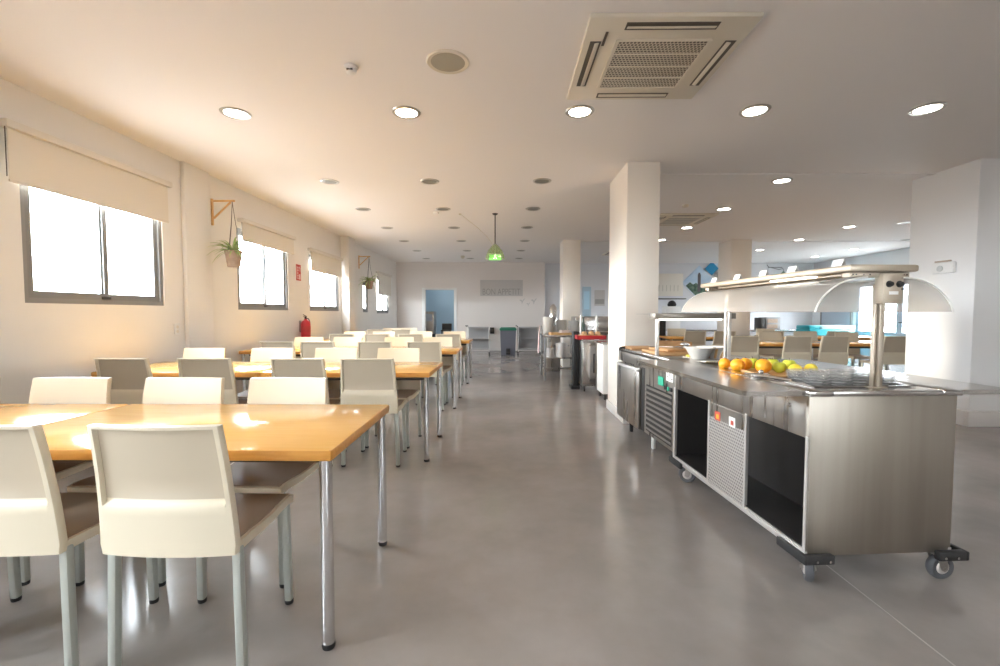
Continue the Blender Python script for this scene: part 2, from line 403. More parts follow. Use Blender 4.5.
# glazed double door, right wall
r = thing('door_1', (XR + .06, (DY0 + DY1) / 2, 0), kind='structure'); w = DY1 - DY0
f = MB(); f.bb((-.05, -w / 2, 0), (.05, -w / 2 + .07, 2.15)); f.bb((-.05, w / 2 - .07, 0), (.05, w / 2, 2.15)); f.bb((-.05, -w / 2, 2.08), (.05, w / 2, 2.15))
f.build('door_frame', 'white', r, smooth=0)
for y0, y1 in ((-w / 2 + .07, -.36), (-.36, w / 2 - .07)):
    m = MB(); m.bb((-.03, y0, 0.02), (.03, y0 + .09, 2.08)); m.bb((-.03, y1 - .09, 0.02), (.03, y1, 2.08))
    m.bb((-.03, y0 + .09, 1.96), (.03, y1 - .09, 2.08)); m.bb((-.03, y0 + .09, .02), (.03, y1 - .09, .72)); m.bb((-.02, y0 + .09, .88), (.02, y1 - .09, .91))
    lf = m.build('door_leaf', 'grey_door', r, smooth=0)
    MB().bb((-.004, y0 + .09, .72), (.004, y1 - .09, 1.96)).build('pane', 'pane', lf, smooth=0)
MB().cyl((-.03, -.41, .98), (-.08, -.41, .98), .012).cyl((-.075, -.41, .98), (-.075, -.53, .98), .011).build('door_handle', 'black', r)

# ------------------------------------------------------------------ daylight through the windows
def portal(name, loc, rot, sx, sy):
    l = bpy.data.lights.new(name, 'AREA'); l.shape = 'RECTANGLE'; l.size = sx; l.size_y = sy
    l.cycles.is_portal = True
    o = bpy.data.objects.new(name, l); col.objects.link(o); o.location = loc; o.rotation_euler = rot
for i, (a, b, z0, z1) in enumerate(WIN):
    portal('daylight_portal', (XL - .1, (a + b) / 2, (z0 + z1) / 2), (0, R(-90), 0), z1 - z0, b - a)
for a, b in FILL_WIN: portal('daylight_portal', ((a + b) / 2, YB - .1, (NZ0 + NZ1) / 2), (R(90), 0, R(180)), b - a, NZ1 - NZ0)
portal('daylight_portal', (XR + .16, (DY0 + DY1) / 2, 1.35), (0, R(90), 0), 1.3, w)
wd = bpy.data.worlds.new('sky'); sc.world = wd; wd.use_nodes = True
bg = wd.node_tree.nodes['Background']; bg.inputs[1].default_value = 20.
_tc = wd.node_tree.nodes.new('ShaderNodeTexCoord'); _sp = wd.node_tree.nodes.new('ShaderNodeSeparateXYZ'); _rp = wd.node_tree.nodes.new('ShaderNodeValToRGB')
_mr = wd.node_tree.nodes.new('ShaderNodeMapRange'); _mr.inputs['From Min'].default_value = -1
wd.node_tree.links.new(_tc.outputs['Generated'], _sp.inputs[0]); wd.node_tree.links.new(_sp.outputs['Z'], _mr.inputs['Value']); wd.node_tree.links.new(_mr.outputs['Result'], _rp.inputs['Fac'])
_rp.color_ramp.elements[0].position = .47; _rp.color_ramp.elements[0].color = (.22, .22, .225, 1)
_rp.color_ramp.elements[1].position = .50; _rp.color_ramp.elements[1].color = (.86, .93, 1., 1)
wd.node_tree.links.new(_rp.outputs['Color'], bg.inputs[0])

# low soft sun coming in through the left windows
sl = bpy.data.lights.new('low_sun', 'SUN'); sl.energy = 3.; sl.angle = R(8); sl.color = (1., .90, .76)
so_ = bpy.data.objects.new('low_sun', sl); col.objects.link(so_); so_.location = (-8, 7, 3)
so_.rotation_euler = Vector((8.59, -1.3, -1.0)).to_track_quat('-Z', 'Y').to_euler()

# ------------------------------------------------------------------ chairs
def make_chair():
    t = thing('dining_chair', (0, 0, 0), cat='chair')
    # back shell: recessed panel outside, smooth inside
    zs = [.436, .47, .52, .575, .604, .615, .626, .70, .77, .83, .862, .866, .876]
    us = [-1, -.985, -.92, -.895, -.6, -.3, 0, .3, .6, .895, .92, .985, 1]
    def wid(z): return .23 - (z - .436) / .44 * .0205
    def yc(z):
        k = (z - .436) / .44
        return -.208 - .012 * k - .038 * k * k
    def cy(u): return -.020 * (1 - u * u)
    outer, inner = [], []
    for z in zs:
        ro, ri = [], []
        for u in us:
            x = u * wid(z)
            if z < .44 and abs(u) > .97: x *= .97
            rec = .017 if (abs(u) < .91 and .61 < z < .864) else 0.
            if rec and z < .62: rec *= .5
            if rec and abs(u) == .895: rec = .015
            edge = .006 if abs(u) == 1 else 0.
            ro.append(Vector((x, yc(z) + cy(u) - .014 + rec + edge, z)))
            ri.append(Vector((x, yc(z) + cy(u) + .014 - edge, z)))
        outer.append(ro); inner.append(ri)
    b = MB(); A = b.grid(outer)
    for f in b.bm.faces:
        c = f.calc_center_median()
        if .626 < c.z < .864 and abs(c.x) < .905 * wid(c.z): f.material_index = 1
    B = b.grid([r[::-1] for r in inner])
    n = len(us); B = [r[::-1] for r in B]
    for i in range(len(zs) - 1):
        b.bm.faces.new([A[i][0], A[i + 1][0], B[i + 1][0], B[i][0]]); b.bm.faces.new([A[i][-1], B[i][-1], B[i + 1][-1], A[i + 1][-1]])
    for k in range(n - 1):
        b.bm.faces.new([A[0][k], B[0][k], B[0][k + 1], A[0][k + 1]]); b.bm.faces.new([A[-1][k], A[-1][k + 1], B[-1][k + 1], B[-1][k]])
    b.build('backrest', ['cream', 'back_panel'], t, smooth=50)
    # seat shell with dipped sides and waterfall front
    ys = [-.20, -.12, -.04, .04, .12, .18, .207, .218]
    def zt(y): return .468 - .010 * math.exp(-((y - .02) / .1) ** 2) - (.0 if y < .15 else .010 * ((y - .15) / .068) ** 2)
    s = MB(); top, bot = [], []
    for y in ys:
        hw = .222 - .022 * (y + .2) / .42
        top.append([Vector((u * hw, y, zt(y))) for u in (-1, -.9, -.5, 0, .5, .9, 1)])
        bot.append([Vector((u * hw * .99, y, zt(y) - .034)) for u in (-1, -.9, -.5, 0, .5, .9, 1)])
    A = s.grid(top); B = s.grid(bot)
    for i in range(len(ys) - 1):
        s.bm.faces.new([A[i][0], A[i + 1][0], B[i + 1][0], B[i][0]]); s.bm.faces.new([A[i][-1], B[i][-1], B[i + 1][-1], A[i + 1][-1]])
    for k in range(6):
        s.bm.faces.new([A[0][k], B[0][k], B[0][k + 1], A[0][k + 1]]); s.bm.faces.new([A[-1][k], A[-1][k + 1], B[-1][k + 1], B[-1][k]])
    s.build('seat', 'cream', t, smooth=50)
    p = MB(); top, bot = [], []
    for y in [-.19, -.12, -.04, .04, .12, .18, .205]:
        hw = .208 - .022 * (y + .2) / .42
        top.append([Vector((u * hw, y, zt(y) + .004)) for u in (-1, -.9, -.5, 0, .5, .9, 1)])
        bot.append([Vector((u * hw, y, zt(y) - .004)) for u in (-1, -.9, -.5, 0, .5, .9, 1)])
    A = p.grid(top); B = p.grid(bot)
    for i in range(6):
        p.bm.faces.new([A[i][0], A[i + 1][0], B[i + 1][0], B[i][0]]); p.bm.faces.new([A[i][-1], B[i][-1], B[i + 1][-1], A[i + 1][-1]])
    for k in range(6):
        p.bm.faces.new([A[0][k], B[0][k], B[0][k + 1], A[0][k + 1]]); p.bm.faces.new([A[-1][k], A[-1][k + 1], B[-1][k + 1], B[-1][k]])
    tag(p.build('seat_pad', 'seat', t, smooth=50), 'taupe seat surface')
    for sx in (-1, 1):
        for fr in (1, 0):
            top = Vector((sx * (.182 if fr else .210), .185 if fr else -.188, .45))
            bt = Vector((sx * (.187 if fr else .220), .19 if fr else -.196, .012))
            lg = MB(); d = bt - top
            q = Vector((0, 0, -1)).rotation_difference(d).to_matrix().to_4x4()
            lg.box((top + bt) / 2, (.031, .031, d.length), .009, rot=q)
            lo = lg.build('leg', 'leg', t)
            MB().lathe([(0, 0), (.016, 0), (.0175, .006), (.0165, .014), (0, .014)], (bt.x, bt.y, 0), 14).build('foot_glide', 'black', lo)
    return t

proto = make_chair(); used = [False]
def chair(x, y, facing, label, group, jig=1.2):
    rz = (0 if facing == 'away' else PI) + R(random.uniform(-jig, jig))
    if not used[0]:
        used[0] = True; proto.location = (x, y, 0); proto.rotation_euler.z = rz; proto['label'] = label; proto['group'] = group; return proto
    return dup(proto, (x, y, 0), rz, label, group)
ROW = [1.545, 3.60, 5.63, 7.66, 9.69]
RN = ['front', 'second', 'third', 'fourth', 'fifth']
near = [[-1.105, -1.685, -2.28], [-1.075, -1.615, -2.35, -3.0], [-1.0, -1.615, -2.33, -2.83], [-.96, -1.60, -2.17, -2.77], [-2.24, -2.76]]
far = [[-1.18, -1.742, -2.365, -2.985], [-1.07, -1.695, -2.335, -3.03], [-.98, -1.54, -2.30, -2.86], [-.96, -1.61, -2.32, -2.87], [-2.30, -2.69]]
CN = ['nearest the aisle', 'second from the aisle', 'third from the aisle', 'fourth from the aisle']
for k in range(5):
    cn = CN if k < 4 else ['right one', 'left one']
    for i, x in enumerate(near[k]):
        chair(x, ROW[k] + (.10 if k else .095), 'away', 'cream chair with its back to the camera, %s table row, %s' % (RN[k], cn[i]), 'cream chairs at the long table rows')
    for i, x in enumerate(far[k]):
        chair(x, ROW[k] + .59, 'toward', 'cream chair facing the camera behind the %s table row, %s' % (RN[k], cn[i]), 'cream chairs at the long table rows')
# ------------------------------------------------------------------ tables
def make_table(w=1.393, d=.80):
    t = thing('dining_table', (0, 0, 0), cat='table')
    top = MB(); top.bb((-w / 2, -d / 2, .703), (w / 2, d / 2, .745), .010)
    for f in top.bm.faces:
        f.material_index = 0 if f.calc_center_median().z > .7435 else 1
    top.build('tabletop', ['beech', 'beech_edge'], t)
    fr = MB(); a, b = w / 2 - .08, d / 2 - .12
    fr.bb((-a, -b - .012, .665), (a, -b + .012, .703)); fr.bb((-a, b - .012, .665), (a, b + .012, .703)); fr.bb((-a - .012, -b, .665), (-a + .012, b, .703)); fr.bb((a - .012, -b, .665), (a + .012, b, .703))
    fr.build('under_frame', 'rail', t, smooth=0)
    for sx in (-1, 1):
        for sy in (-1, 1):
            x, y = sx * (w / 2 - .036), sy * (d / 2 - .036)
            lg = MB().cyl((x, y, .02), (x, y, .703), .0225, seg=20).build('leg', 'chrome', t)
            MB().lathe([(0, 0), (.022, 0), (.0235, .006), (.0235, .02), (0, .02)], (x, y, 0), 18).build('foot_cap', 'black', lg)
    return t
tp = make_table(); first = True
for k in range(5):
    for j, x in enumerate([-1.31, -2.71] if k < 4 else [-2.71]):
        lab = 'beech table with chrome legs, %s row, %s' % (RN[k], ['aisle end', 'window end'][j] if k < 4 else 'by the far windows')
        loc = (x, ROW[k] + .40, 0)
        if first: first = False; tp.location = loc; tp['label'] = lab; tp['group'] = 'beech tables in long rows'
        else: dup(tp, loc, 0, lab, 'beech tables in long rows')
# right-hand dining zone
RT = [(4.6, 7.45, 'beech table of the right dining area, behind the chairs left of the serving post'), (6.02, 7.45, 'beech table of the right dining area, beside the white pier'),
      (4.0, 9.3, 'beech table seen under the heated shelf, far right dining area'), (5.42, 9.3, 'beech table seen behind the oranges, second row of right dining area'), (6.84, 9.3, 'beech table in the second row of the right dining area, nearest the teal counter')]
for x, y, lab in RT: dup(tp, (x, y, 0), 0, lab, 'beech tables of the right dining area')
G2 = 'cream chairs of the right dining area'
for x, y, fcg, lab in [
    (3.70, 7.12, 'away', 'cream chair with its back turned, right of the far sneeze guard post'),
    (4.50, 7.12, 'away', 'cream chair with its back turned above the lemons'),
    (5.07, 7.12, 'away', 'cream chair with its back turned just left of the near sneeze guard post'),
    (6.02, 7.12, 'away', 'cream chair with its back turned beside the white pier'),
    (4.9, 8.03, 'toward', 'cream chair facing the camera behind the first right dining table, left'),
    (5.55, 8.03, 'toward', 'cream chair facing the camera behind the first right dining table, middle'),
    (6.3, 8.03, 'toward', 'cream chair facing the camera behind the first right dining table, by the pier'),
    (3.72, 9.0, 'away', 'cream chair with its back turned, seen under the heated shelf, left'),
    (4.3, 9.0, 'away', 'cream chair with its back turned, seen beside the far sneeze guard post'),
    (5.24, 9.0, 'away', 'cream chair with its back turned at the second right table, above the oranges'),
    (5.86, 9.0, 'away', 'cream chair with its back turned at the second right table, left of middle'),
    (6.5, 9.0, 'away', 'cream chair with its back turned at the second right table, toward the teal counter'),
    (3.9, 9.88, 'toward', 'cream chair facing the camera under the heated shelf, farthest row'),
    (5.9, 9.88, 'toward', 'cream chair facing the camera in the farthest row, toward the glazed door')]:
    chair(x, y, fcg, lab, G2, 3)

# ------------------------------------------------------------------ ceiling fittings
def make_downlight(lit):
    t = thing('downlight', (0, 0, 0), cat='downlight')
    MB().lathe([(.085, -.004), (.092, -.010), (.112, -.008), (.118, 0), (.085, 0), (.085, -.004)], (0, 0, 0), 32).build('trim_ring', 'ring', t)
    MB().lathe([(0, -.005), (.086, -.005), (.086, -.001), (0, -.001)], (0, 0, 0), 32).build('lens', 'lit' if lit else 'lens', t)
    return t
LITS = [(-2.22, 3.72, 'leftmost in the front row'), (-.81, 3.72, 'second from left in the front row'), (.61, 3.72, 'in the front row just behind the nearest air conditioner'), (2.03, 3.72, 'second from right in the front row'), (3.40, 3.70, 'rightmost in the front row'),
        (3.44, 5.65, 'first behind the front row, right of the main column'), (3.46, 7.16, 'right of the far air conditioner'), (3.5, 8.7, 'behind the far air conditioner'), (3.51, 10.13, 'farthest beside the main column edge'),
        (6.57, 8.65, 'nearest of the far right ones, toward the white pier'), (6.59, 10.14, 'right of the distant right-hand column'), (6.64, 11.76, 'above the white cards, second line from the far wall'), (6.6, 13.3, 'small one over the diamond posters'),
        (9.03, 11.7, 'toward the glazed door'), (9.06, 13.2, 'farthest one at the right end'),
        (-.81, 1.6, 'overhead above the front beech table'), (2.03, 1.2, 'overhead just before the serving cart'), (6.2, 1.6, 'overhead at the right, before the white pier'), (6.2, 3.7, 'right of the front row, over the white pier'), (8.4, 7.2, 'hidden behind the white pier')]
dl = make_downlight(True); first = True; n = 0
for x, y, lab in LITS:
    n += 1
    lb = 'lit round downlight, ' + lab
    if first: dl.location = (x, y, CEIL); dl['label'] = lb; dl['group'] = 'lit ceiling downlights'; first = False
    else: dup(dl, (x, y, CEIL), 0, lb, 'lit ceiling downlights')
UN = {5.63: [-2.2, -.94, .46], 7.11: [-2.25, -.98, .44], 8.65: [-2.28, -.985, .42], 10.23: [-2.31, -1.0, .45], 11.82: [-2.33, -1.005, .42], 13.5: [-2.38, -1.05, .42]}
du = make_downlight(False); first = True
for i, (y, xs) in enumerate(UN.items()):
    for j, x in enumerate(xs):
        lb = 'unlit grey downlight, %s row of the unlit ones, %s' % (ORD[i], ['left over the window tables', 'middle over the aisle chairs', 'right side of the aisle'][j])
        if first: du.location = (x, y, CEIL); du['label'] = lb; du['group'] = 'unlit ceiling downlights'; first = False
        else: dup(du, (x, y, CEIL), 0, lb, 'unlit ceiling downlights')
for x, y, lb in [(7.3, 8.28, 'unlit downlight at the edge of the white pier, upper one'), (9.0, 10.15, 'unlit downlight at the edge of the white pier, lower one')]:
    dup(du, (x, y, CEIL), 0, lb, 'unlit ceiling downlights')

def ac_unit(x, y, lab):
    t = thing('ceiling_air_conditioner', (x, y, CEIL), 0, lab, 'air conditioner', 'ceiling cassette air conditioners')
    MB().bb((-.475, -.475, -.03), (.475, .475, 0), .012).build('fascia_panel', 'ac', t)
    g = MB().bb((-.265, -.27, -.036), (.265, .27, -.030)); go = g.build('intake_grille', 'ac_grille', t, smooth=0)
    bars = MB()
    for k in range(5): bars.bb((-.275, -.275 + .1375 * k - .006, -.040), (.275, -.275 + .1375 * k + .006, -.030))
    for sx in (-1, 1): bars.bb((sx * .275 - .01, -.275, -.040), (sx * .275 + .01, .275, -.030))
    bars.build('grille_frame', 'ac', go, smooth=0)
    for k in range(4):
        a = k * PI / 2; rt = Matrix.Rotation(a, 4, 'Z')
        s = MB(); s.box(rt @ Vector((0, -.40, -.031)), (.52, .065, .003), rot=a)
        so = s.build('outlet_slot', 'ac_dark', t, smooth=0)
        v = MB(); v.box(rt @ Vector((0, -.392, -.034)), (.50, .028, .004), .0015, rot=Matrix.Rotation(a, 4, 'Z') @ Matrix.Rotation(R(14), 4, 'X')); v.build('louvre', 'ac', so)
    MB().bb((-.36, .15 - .5, -.034), (-.345, .28 - .5, -.029)).build('sensor_strip', 'ac_dark', t, smooth=0)
    return t
ac_unit(.94, 2.99, 'large beige cassette air conditioner in the ceiling near the camera')
ac_unit(3.05, 7.92, 'beige cassette air conditioner beyond the main column')
ac_unit(3.2, 12.2, 'distant cassette air conditioner between the two columns')
t = thing('ceiling_speaker', (-.375, 2.99, CEIL), 0, 'round olive grey loudspeaker grille flush in the ceiling', 'speaker')
MB().lathe([(.112, -.006), (.134, -.009), (.142, 0), (.112, 0), (.112, -.006)], (0, 0, 0), 40).build('rim', 'ac', t)
MB().lathe([(0, -.007), (.06, -.007), (.113, -.005), (.113, -.001), (0, -.001)], (0, 0, 0), 40).build('grille', mat('speaker_grille', (.38, .345, .27), .6), t)
t = thing('smoke_detector', (-1.03, 3.04, CEIL), 0, 'small white dome smoke detector on the ceiling', 'detector')
MB().lathe([(0, 0), (.046, 0), (.046, -.012), (.03, -.016), (0, -.016)], (0, 0, 0), 24).build('base', 'white', t)
MB().lathe([(.03, -.016), (.036, -.022), (.030, -.042), (.014, -.05), (0, -.05)], (0, 0, 0), 24).build('sensor_head', 'white', t)
MB().bb((-.02, -.034, -.036), (.02, -.028, -.026)).build('sensor_slot', 'rail', t)
t = thing('smoke_detector', (-1.13, 7.35, CEIL), 0, 'tiny white detector beside an unlit downlight over the aisle', 'detector')
MB().lathe([(0, 0), (.05, 0), (.045, -.03), (0, -.04)], (0, 0, 0), 20).build('body', 'white', t)
t = thing('smoke_detector', (-1.22, 12.9, CEIL), 0, 'tiny detector on the ceiling near the far wall', 'detector')
MB().lathe([(0, 0), (.06, 0), (.055, -.05), (.03, -.08), (0, -.08)], (0, 0, 0), 20).build('body', 'ac', t)
t = thing('smoke_detector', (2.75, 6.9, CEIL), 0, 'tiny detector in front of the far air conditioner', 'detector')
MB().lathe([(0, 0), (.05, 0), (.045, -.03), (0, -.04)], (0, 0, 0), 20).build('body', 'ac', t)

# pendant emergency exit lamp
t = thing('exit_lamp', (-.165, 7.46, CEIL), 0, 'green glowing exit lamp hanging on a rod over the aisle', 'lamp')
MB().cyl((0, 0, 0), (0, 0, -.50), .009).lathe([(0, 0), (.05, 0), (.03, -.02), (0, -.02)], (0, 0, 0)).build('rod', 'rail', t)
MB().lathe([(.02, -.50), (.06, -.535), (.12, -.61), (.155, -.70), (.158, -.745), (.150, -.745), (.147, -.70), (.113, -.615), (.055, -.545), (.015, -.51)], (0, 0, 0), 32).build('glass_shade', 'lamp_glass', t)
MB().bb((-.10, -.006, -.765), (.10, .006, -.675), .004).build('sign_panel', 'exit_glow', t)
MB().bb((-.115, -.008, -.665), (.115, .008, -.655)).cyl((0, 0, -.655), (0, 0, -.50), .005, seg=8).build('sign_holder', 'steel_lt', t)
pg = MB()
Y0 = -.0085
def flat(pts): pg.prism([(x, z) for x, z in pts], 0, .002, mt=Matrix.Translation((0, Y0, 0)) @ Matrix.Rotation(R(90), 4, 'X'))
flat([(-.03, -.745), (-.018, -.745), (-.006, -.715), (.012, -.725), (.020, -.745), (.030, -.742), (.018, -.71), (.004, -.70), (.012, -.69), (.022, -.697), (.026, -.690), (.010, -.678), (-.010, -.682), (-.022, -.70), (-.015, -.704), (-.008, -.694), (-.016, -.715)])
flat([(-.006, -.676), (.006, -.676), (.008, -.668), (0, -.662), (-.008, -.668)])
flat([(.05, -.712), (.08, -.712), (.08, -.725), (.105, -.705), (.08, -.685), (.08, -.698), (.05, -.698)])
pg.build('running_figure', 'exit_white', t, smooth=0)
cb = MB(); pts = []
for k in range(9):
    u = k / 8; pts.append((-.55 * (1 - u) ** 1.6 - .03, 0, -.0 - .56 * u ** .9))
cb.tube(pts, .004, 6); cb.lathe([(0, 0), (.025, 0), (.018, -.02), (0, -.02)], (-.58, 0, 0), 12)
cb.build('feed_cable', 'ac', t)

# ------------------------------------------------------------------ hanging plants on wooden wall brackets
def bracket(x, y, ztop, lab):
    t = thing('wall_bracket', (x, y, ztop), 0, lab, 'bracket', 'wooden wall brackets')
    MB().bb((0, -.012, -.30), (.022, .012, .015), .003).build('upright', 'wood', t)
    MB().bb((.022, -.011, -.022), (.285, .011, .0), .003).build('arm', 'wood', t)
    d = MB(); d.box((.132, 0, -.122), (.285, .02, .019), .003, rot=Matrix.Rotation(R(-43), 4, 'Y')); d.build('brace', 'wood', t)
    return t
def hang_plant(x, y, zt, zpot, s, lab):
    t = thing('hanging_plant', (x, y, zpot), 0, lab, 'plant', 'hanging spider plants')
    MB().lathe([(0, -.19), (.066, -.19), (.071, -.18), (.092, -.02), (.098, -.02), (.098, .0), (.088, .0), (.084, -.03), (0, -.03)], (0, 0, 0), 28).build('pot', 'pot', t)
    MB().lathe([(0, -.022), (.084, -.026), (.084, -.034), (0, -.034)], (0, 0, 0), 20).build('soil', 'soil', t)
    c = MB()
    for k in range(3):
        a = 2 * PI * k / 3 + .5; c.tube([(.094 * math.cos(a), .094 * math.sin(a), -.01), (.03 * math.cos(a), .03 * math.sin(a), (zt - zpot) * .55), (0, 0, zt - zpot)], .0035, 5)
    c.build('hanging_cord', 'cord', t)
    lf = MB(); rnd = random.Random(s)
    for k in range(60):
        a = rnd.uniform(0, 2 * PI); ln = rnd.uniform(.16, .33); rise = rnd.uniform(.25, 1.25); w = rnd.uniform(.010, .017)
        P = []; nseg = 7
        for i in range(nseg + 1):
            u = i / nseg
            rr = ln * (u * math.cos(rise * (1 - .3 * u))); zz = ln * (math.sin(rise) * u * 1.15 - .75 * u * u * (1.25 - .45 * rise))
            P.append(Vector((.012 * math.cos(a) + rr * math.cos(a), .012 * math.sin(a) + rr * math.sin(a), -.02 + zz)))
        sd = Vector((-math.sin(a), math.cos(a), 0))
        rows = []
        for i, p in enumerate(P):
            ww = w * (1 - (i / nseg) ** 2.2) + .0006
            rows.append([p - sd * ww + Vector((0, 0, .004 * (ww / w))), p - Vector((0, 0, .002)), p + sd * ww + Vector((0, 0, .004 * (ww / w)))])
        lf.grid(rows)
    lf.build('foliage', 'leaf', t, smooth=60)
bracket(XL, 5.37, 2.585, 'wooden wall bracket right of the nearest window')
hang_plant(XL + .255, 5.37, 2.563, 1.975, 3, 'green spider plant in a brown pot hanging beside the second window')
bracket(XL, 10.75, 2.60, 'small wooden wall bracket beyond the wall pilaster')
hang_plant(XL + .255, 10.75, 2.578, 2.0, 5, 'distant hanging spider plant between the far windows')

# ------------------------------------------------------------------ fire extinguisher and its sign
t = thing('fire_extinguisher', (XL + .10, 7.62, .80), 0, 'red fire extinguisher hung on the left wall', 'extinguisher')
MB().lathe([(0, 0), (.07, 0), (.076, .01), (.078, .04), (.078, .24), (.07, .275), (.045, .30), (.026, .31), (.024, .33), (0, .33)], (0, 0, 0), 28).build('cylinder', 'red', t)
MB().lathe([(.079, .10), (.0795, .105), (.0795, .20), (.079, .205)], (0, 0, 0), 28).build('label_band', mat('extinguisher_band', (.45, .03, .03), .5), t)
v = MB(); v.cyl((0, 0, .325), (0, 0, .36), .018); v.bb((-.012, -.07, .36), (.012, .03, .372), .003); v.box((0, -.03, .388), (.02, .11, .008), .003, rot=Matrix.Rotation(R(-14), 4, 'X')); v.build('valve_handle', 'black', t)
MB().tube([(.0, .02, .34), (.02, .07, .33), (.03, .095, .27), (.03, .094, .14), (.03, .090, .08)], [.009, .009, .009, .011, .016], 8).build('hose', 'black', t)
MB().bb((-.10, -.03, .10), (-.078, .03, .30)).build('wall_hook', 'steel', t, smooth=0)
t = thing('fire_sign', (XL, 7.60, 1.92), 0, 'small red fire extinguisher sign on the left wall', 'sign')
MB().bb((0, -.085, -.135), (.004, .085, .135)).build('panel', 'red_sign', t, smooth=0)
s = MB(); X0 = .0055
s.bb((.004, .012, .02), (X0, .062, .10)); s.bb((.004, -.066, -.11), (X0, -.056, .11))
for k in range(5): s.bb((.004, -.035, -.115 + .045 * k), (X0, -.017, -.085 + .045 * k))
for k in range(2): s.bb((.004, .01 + .032 * k, -.115), (X0, .028 + .032 * k, -.025))
s.build('white_marks', 'white', t, smooth=0)
s = MB(); s.bb((X0, .02, .005), (X0 + .001, .05, .075)); s.bb((X0, .028, .075), (X0 + .001, .042, .09)); s.bb((X0, .03, .09), (X0 + .001, .066, .098)); s.build('pictogram', 'red_sign', t, smooth=0)

# small socket on the wall below the nearest window
# ------------------------------------------------------------------ far wall
def text_mesh(txt, h, w, depth=.004):
    cu = bpy.data.curves.new('txt', 'FONT'); cu.body = txt; cu.size = 1; cu.extrude = .01
    o = bpy.data.objects.new('txt', cu); col.objects.link(o)
    dg = bpy.context.evaluated_depsgraph_get(); me = bpy.data.meshes.new_from_object(o.evaluated_get(dg))
    bpy.data.objects.remove(o); bpy.data.curves.remove(cu)
    xs = [v.co.x for v in me.vertices]; ys = [v.co.y for v in me.vertices]
    x0, x1, y0, y1 = min(xs), max(xs), min(ys), max(ys)
    for v in me.vertices:
        v.co = Vector(((v.co.x - x0) / (x1 - x0) * w - w / 2, (depth if v.co.z < 0 else 0) * -1 if False else (-depth if v.co.z > 0 else 0), (v.co.y - y0) / (y1 - y0) * h))
    return me
t = thing('wall_sign', (-.115, YF, 1.80), 0, 'grey BON APPETIT sign on the far wall', 'sign')
MB().bb((-.69, -.02, -.02), (.69, 0, .50)).build('panel', 'sign', t, smooth=0)
me = text_mesh('BON APPETIT', .20, 1.22); me.materials.append(M['letters'])
o = bpy.data.objects.new('lettering', me); col.objects.link(o); o.parent = t; o.location = (0, -.0205, .02)
# small bird-like decal marks below the sign
t = thing('wall_decal', (.76, YF, 1.52), 0, 'faint grey decal marks right of the sign on the far wall', 'decal')
for dx, dz, s in ((-.2, .10, .10), (.0, .0, .07), (.18, .10, .11)):
    d = MB(); d.prism([(-s, .3 * s), (-.3 * s, .5 * s), (0, 0), (.4 * s, .6 * s), (s, .9 * s), (.2 * s, -.2 * s), (-.1 * s, -1.1 * s), (-.25 * s, -.2 * s)], 0, .003, mt=Matrix.Translation((dx, 0, dz)) @ Matrix.Rotation(R(90), 4, 'X'))
    d.build('mark', 'sign', t, smooth=0)
# service carts by the far wall
def service_cart(x, y, w, lab):
    t = thing('service_cart', (x, y, 0), 0, lab, 'cart', 'steel service carts by the far wall')
    MB().bb((-w / 2 + .02, .2, .17), (w / 2 - .02, .206, .79)).build('back_sheet', 'cart_grey', t, smooth=0)
    for z in (.16, .47, .78):
        s = MB(); s.bb((-w / 2 + .02, -.22, z), (w / 2 - .02, .22, z + .012)); s.bb((-w / 2 + .02, -.225, z), (w / 2 - .02, -.215, z + .035)); s.bb((-w / 2 + .02, .215, z), (w / 2 - .02, .225, z + .035))
        s.build('shelf', 'cart_grey', t, smooth=0)
    for sx in (-1, 1):
        for sy in (-1, 1):
            p = MB().cyl((sx * (w / 2 - .015), sy * .22, .09), (sx * (w / 2 - .015), sy * .22, .83), .014, seg=10).build('post', 'steel_lt', t)
            c = MB().cyl((sx * (w / 2 - .015) - .012, sy * .22, .045), (sx * (w / 2 - .015) + .012, sy * .22, .045), .045, seg=14).bb((sx * (w / 2 - .015) - .014, sy * .22 - .02, .05), (sx * (w / 2 - .015) + .014, sy * .22 + .02, .095)); c.build('caster', 'rail', p)
    MB().tube([(-w / 2 + .015, -.22, .82), (-w / 2 - .04, -.22, .86), (-w / 2 - .04, .22, .86), (-w / 2 + .015, .22, .82)], .012, 8).build('push_handle', 'rail', t)
service_cart(-.78, 13.2, .66, 'grey steel three-tier service cart left of the bin')
service_cart(.71, 13.2, .68, 'grey steel three-tier service cart right of the bin')
t = thing('waste_bin', (.09, 13.15, 0), 0, 'tall grey waste bin with a green lid by the far wall', 'bin')
b = MB(); b.prism([(-.205, -.2), (.205, -.2), (.205, .2), (-.205, .2)], 0, .72)
for v in b.bm.verts:
    if v.co.z > .5: v.co.x *= 1.13; v.co.y *= 1.13
b.build('body', 'bin', t, smooth=0)
MB().bb((-.25, -.25, .72), (.25, .25, .785), .02).bb((-.22, -.22, .785), (.22, .22, .805), .008).build('lid', 'green', t)
MB().bb((-.06, -.27, .02), (.06, -.20, .09), .01).bb((-.055, -.235, .09), (.055, -.205, .2)).build('pedal', 'black', t)
t = thing('wall_box', (-.44, YF, .66), 0, 'small black box on the far wall beside the bin', 'box')
MB().bb((-.09, -.07, -.10), (.09, 0, .10), .01).build('body', 'black', t); MB().bb((-.06, -.075, -.03), (.06, -.07, .05)).build('front_plate', 'rail', t)
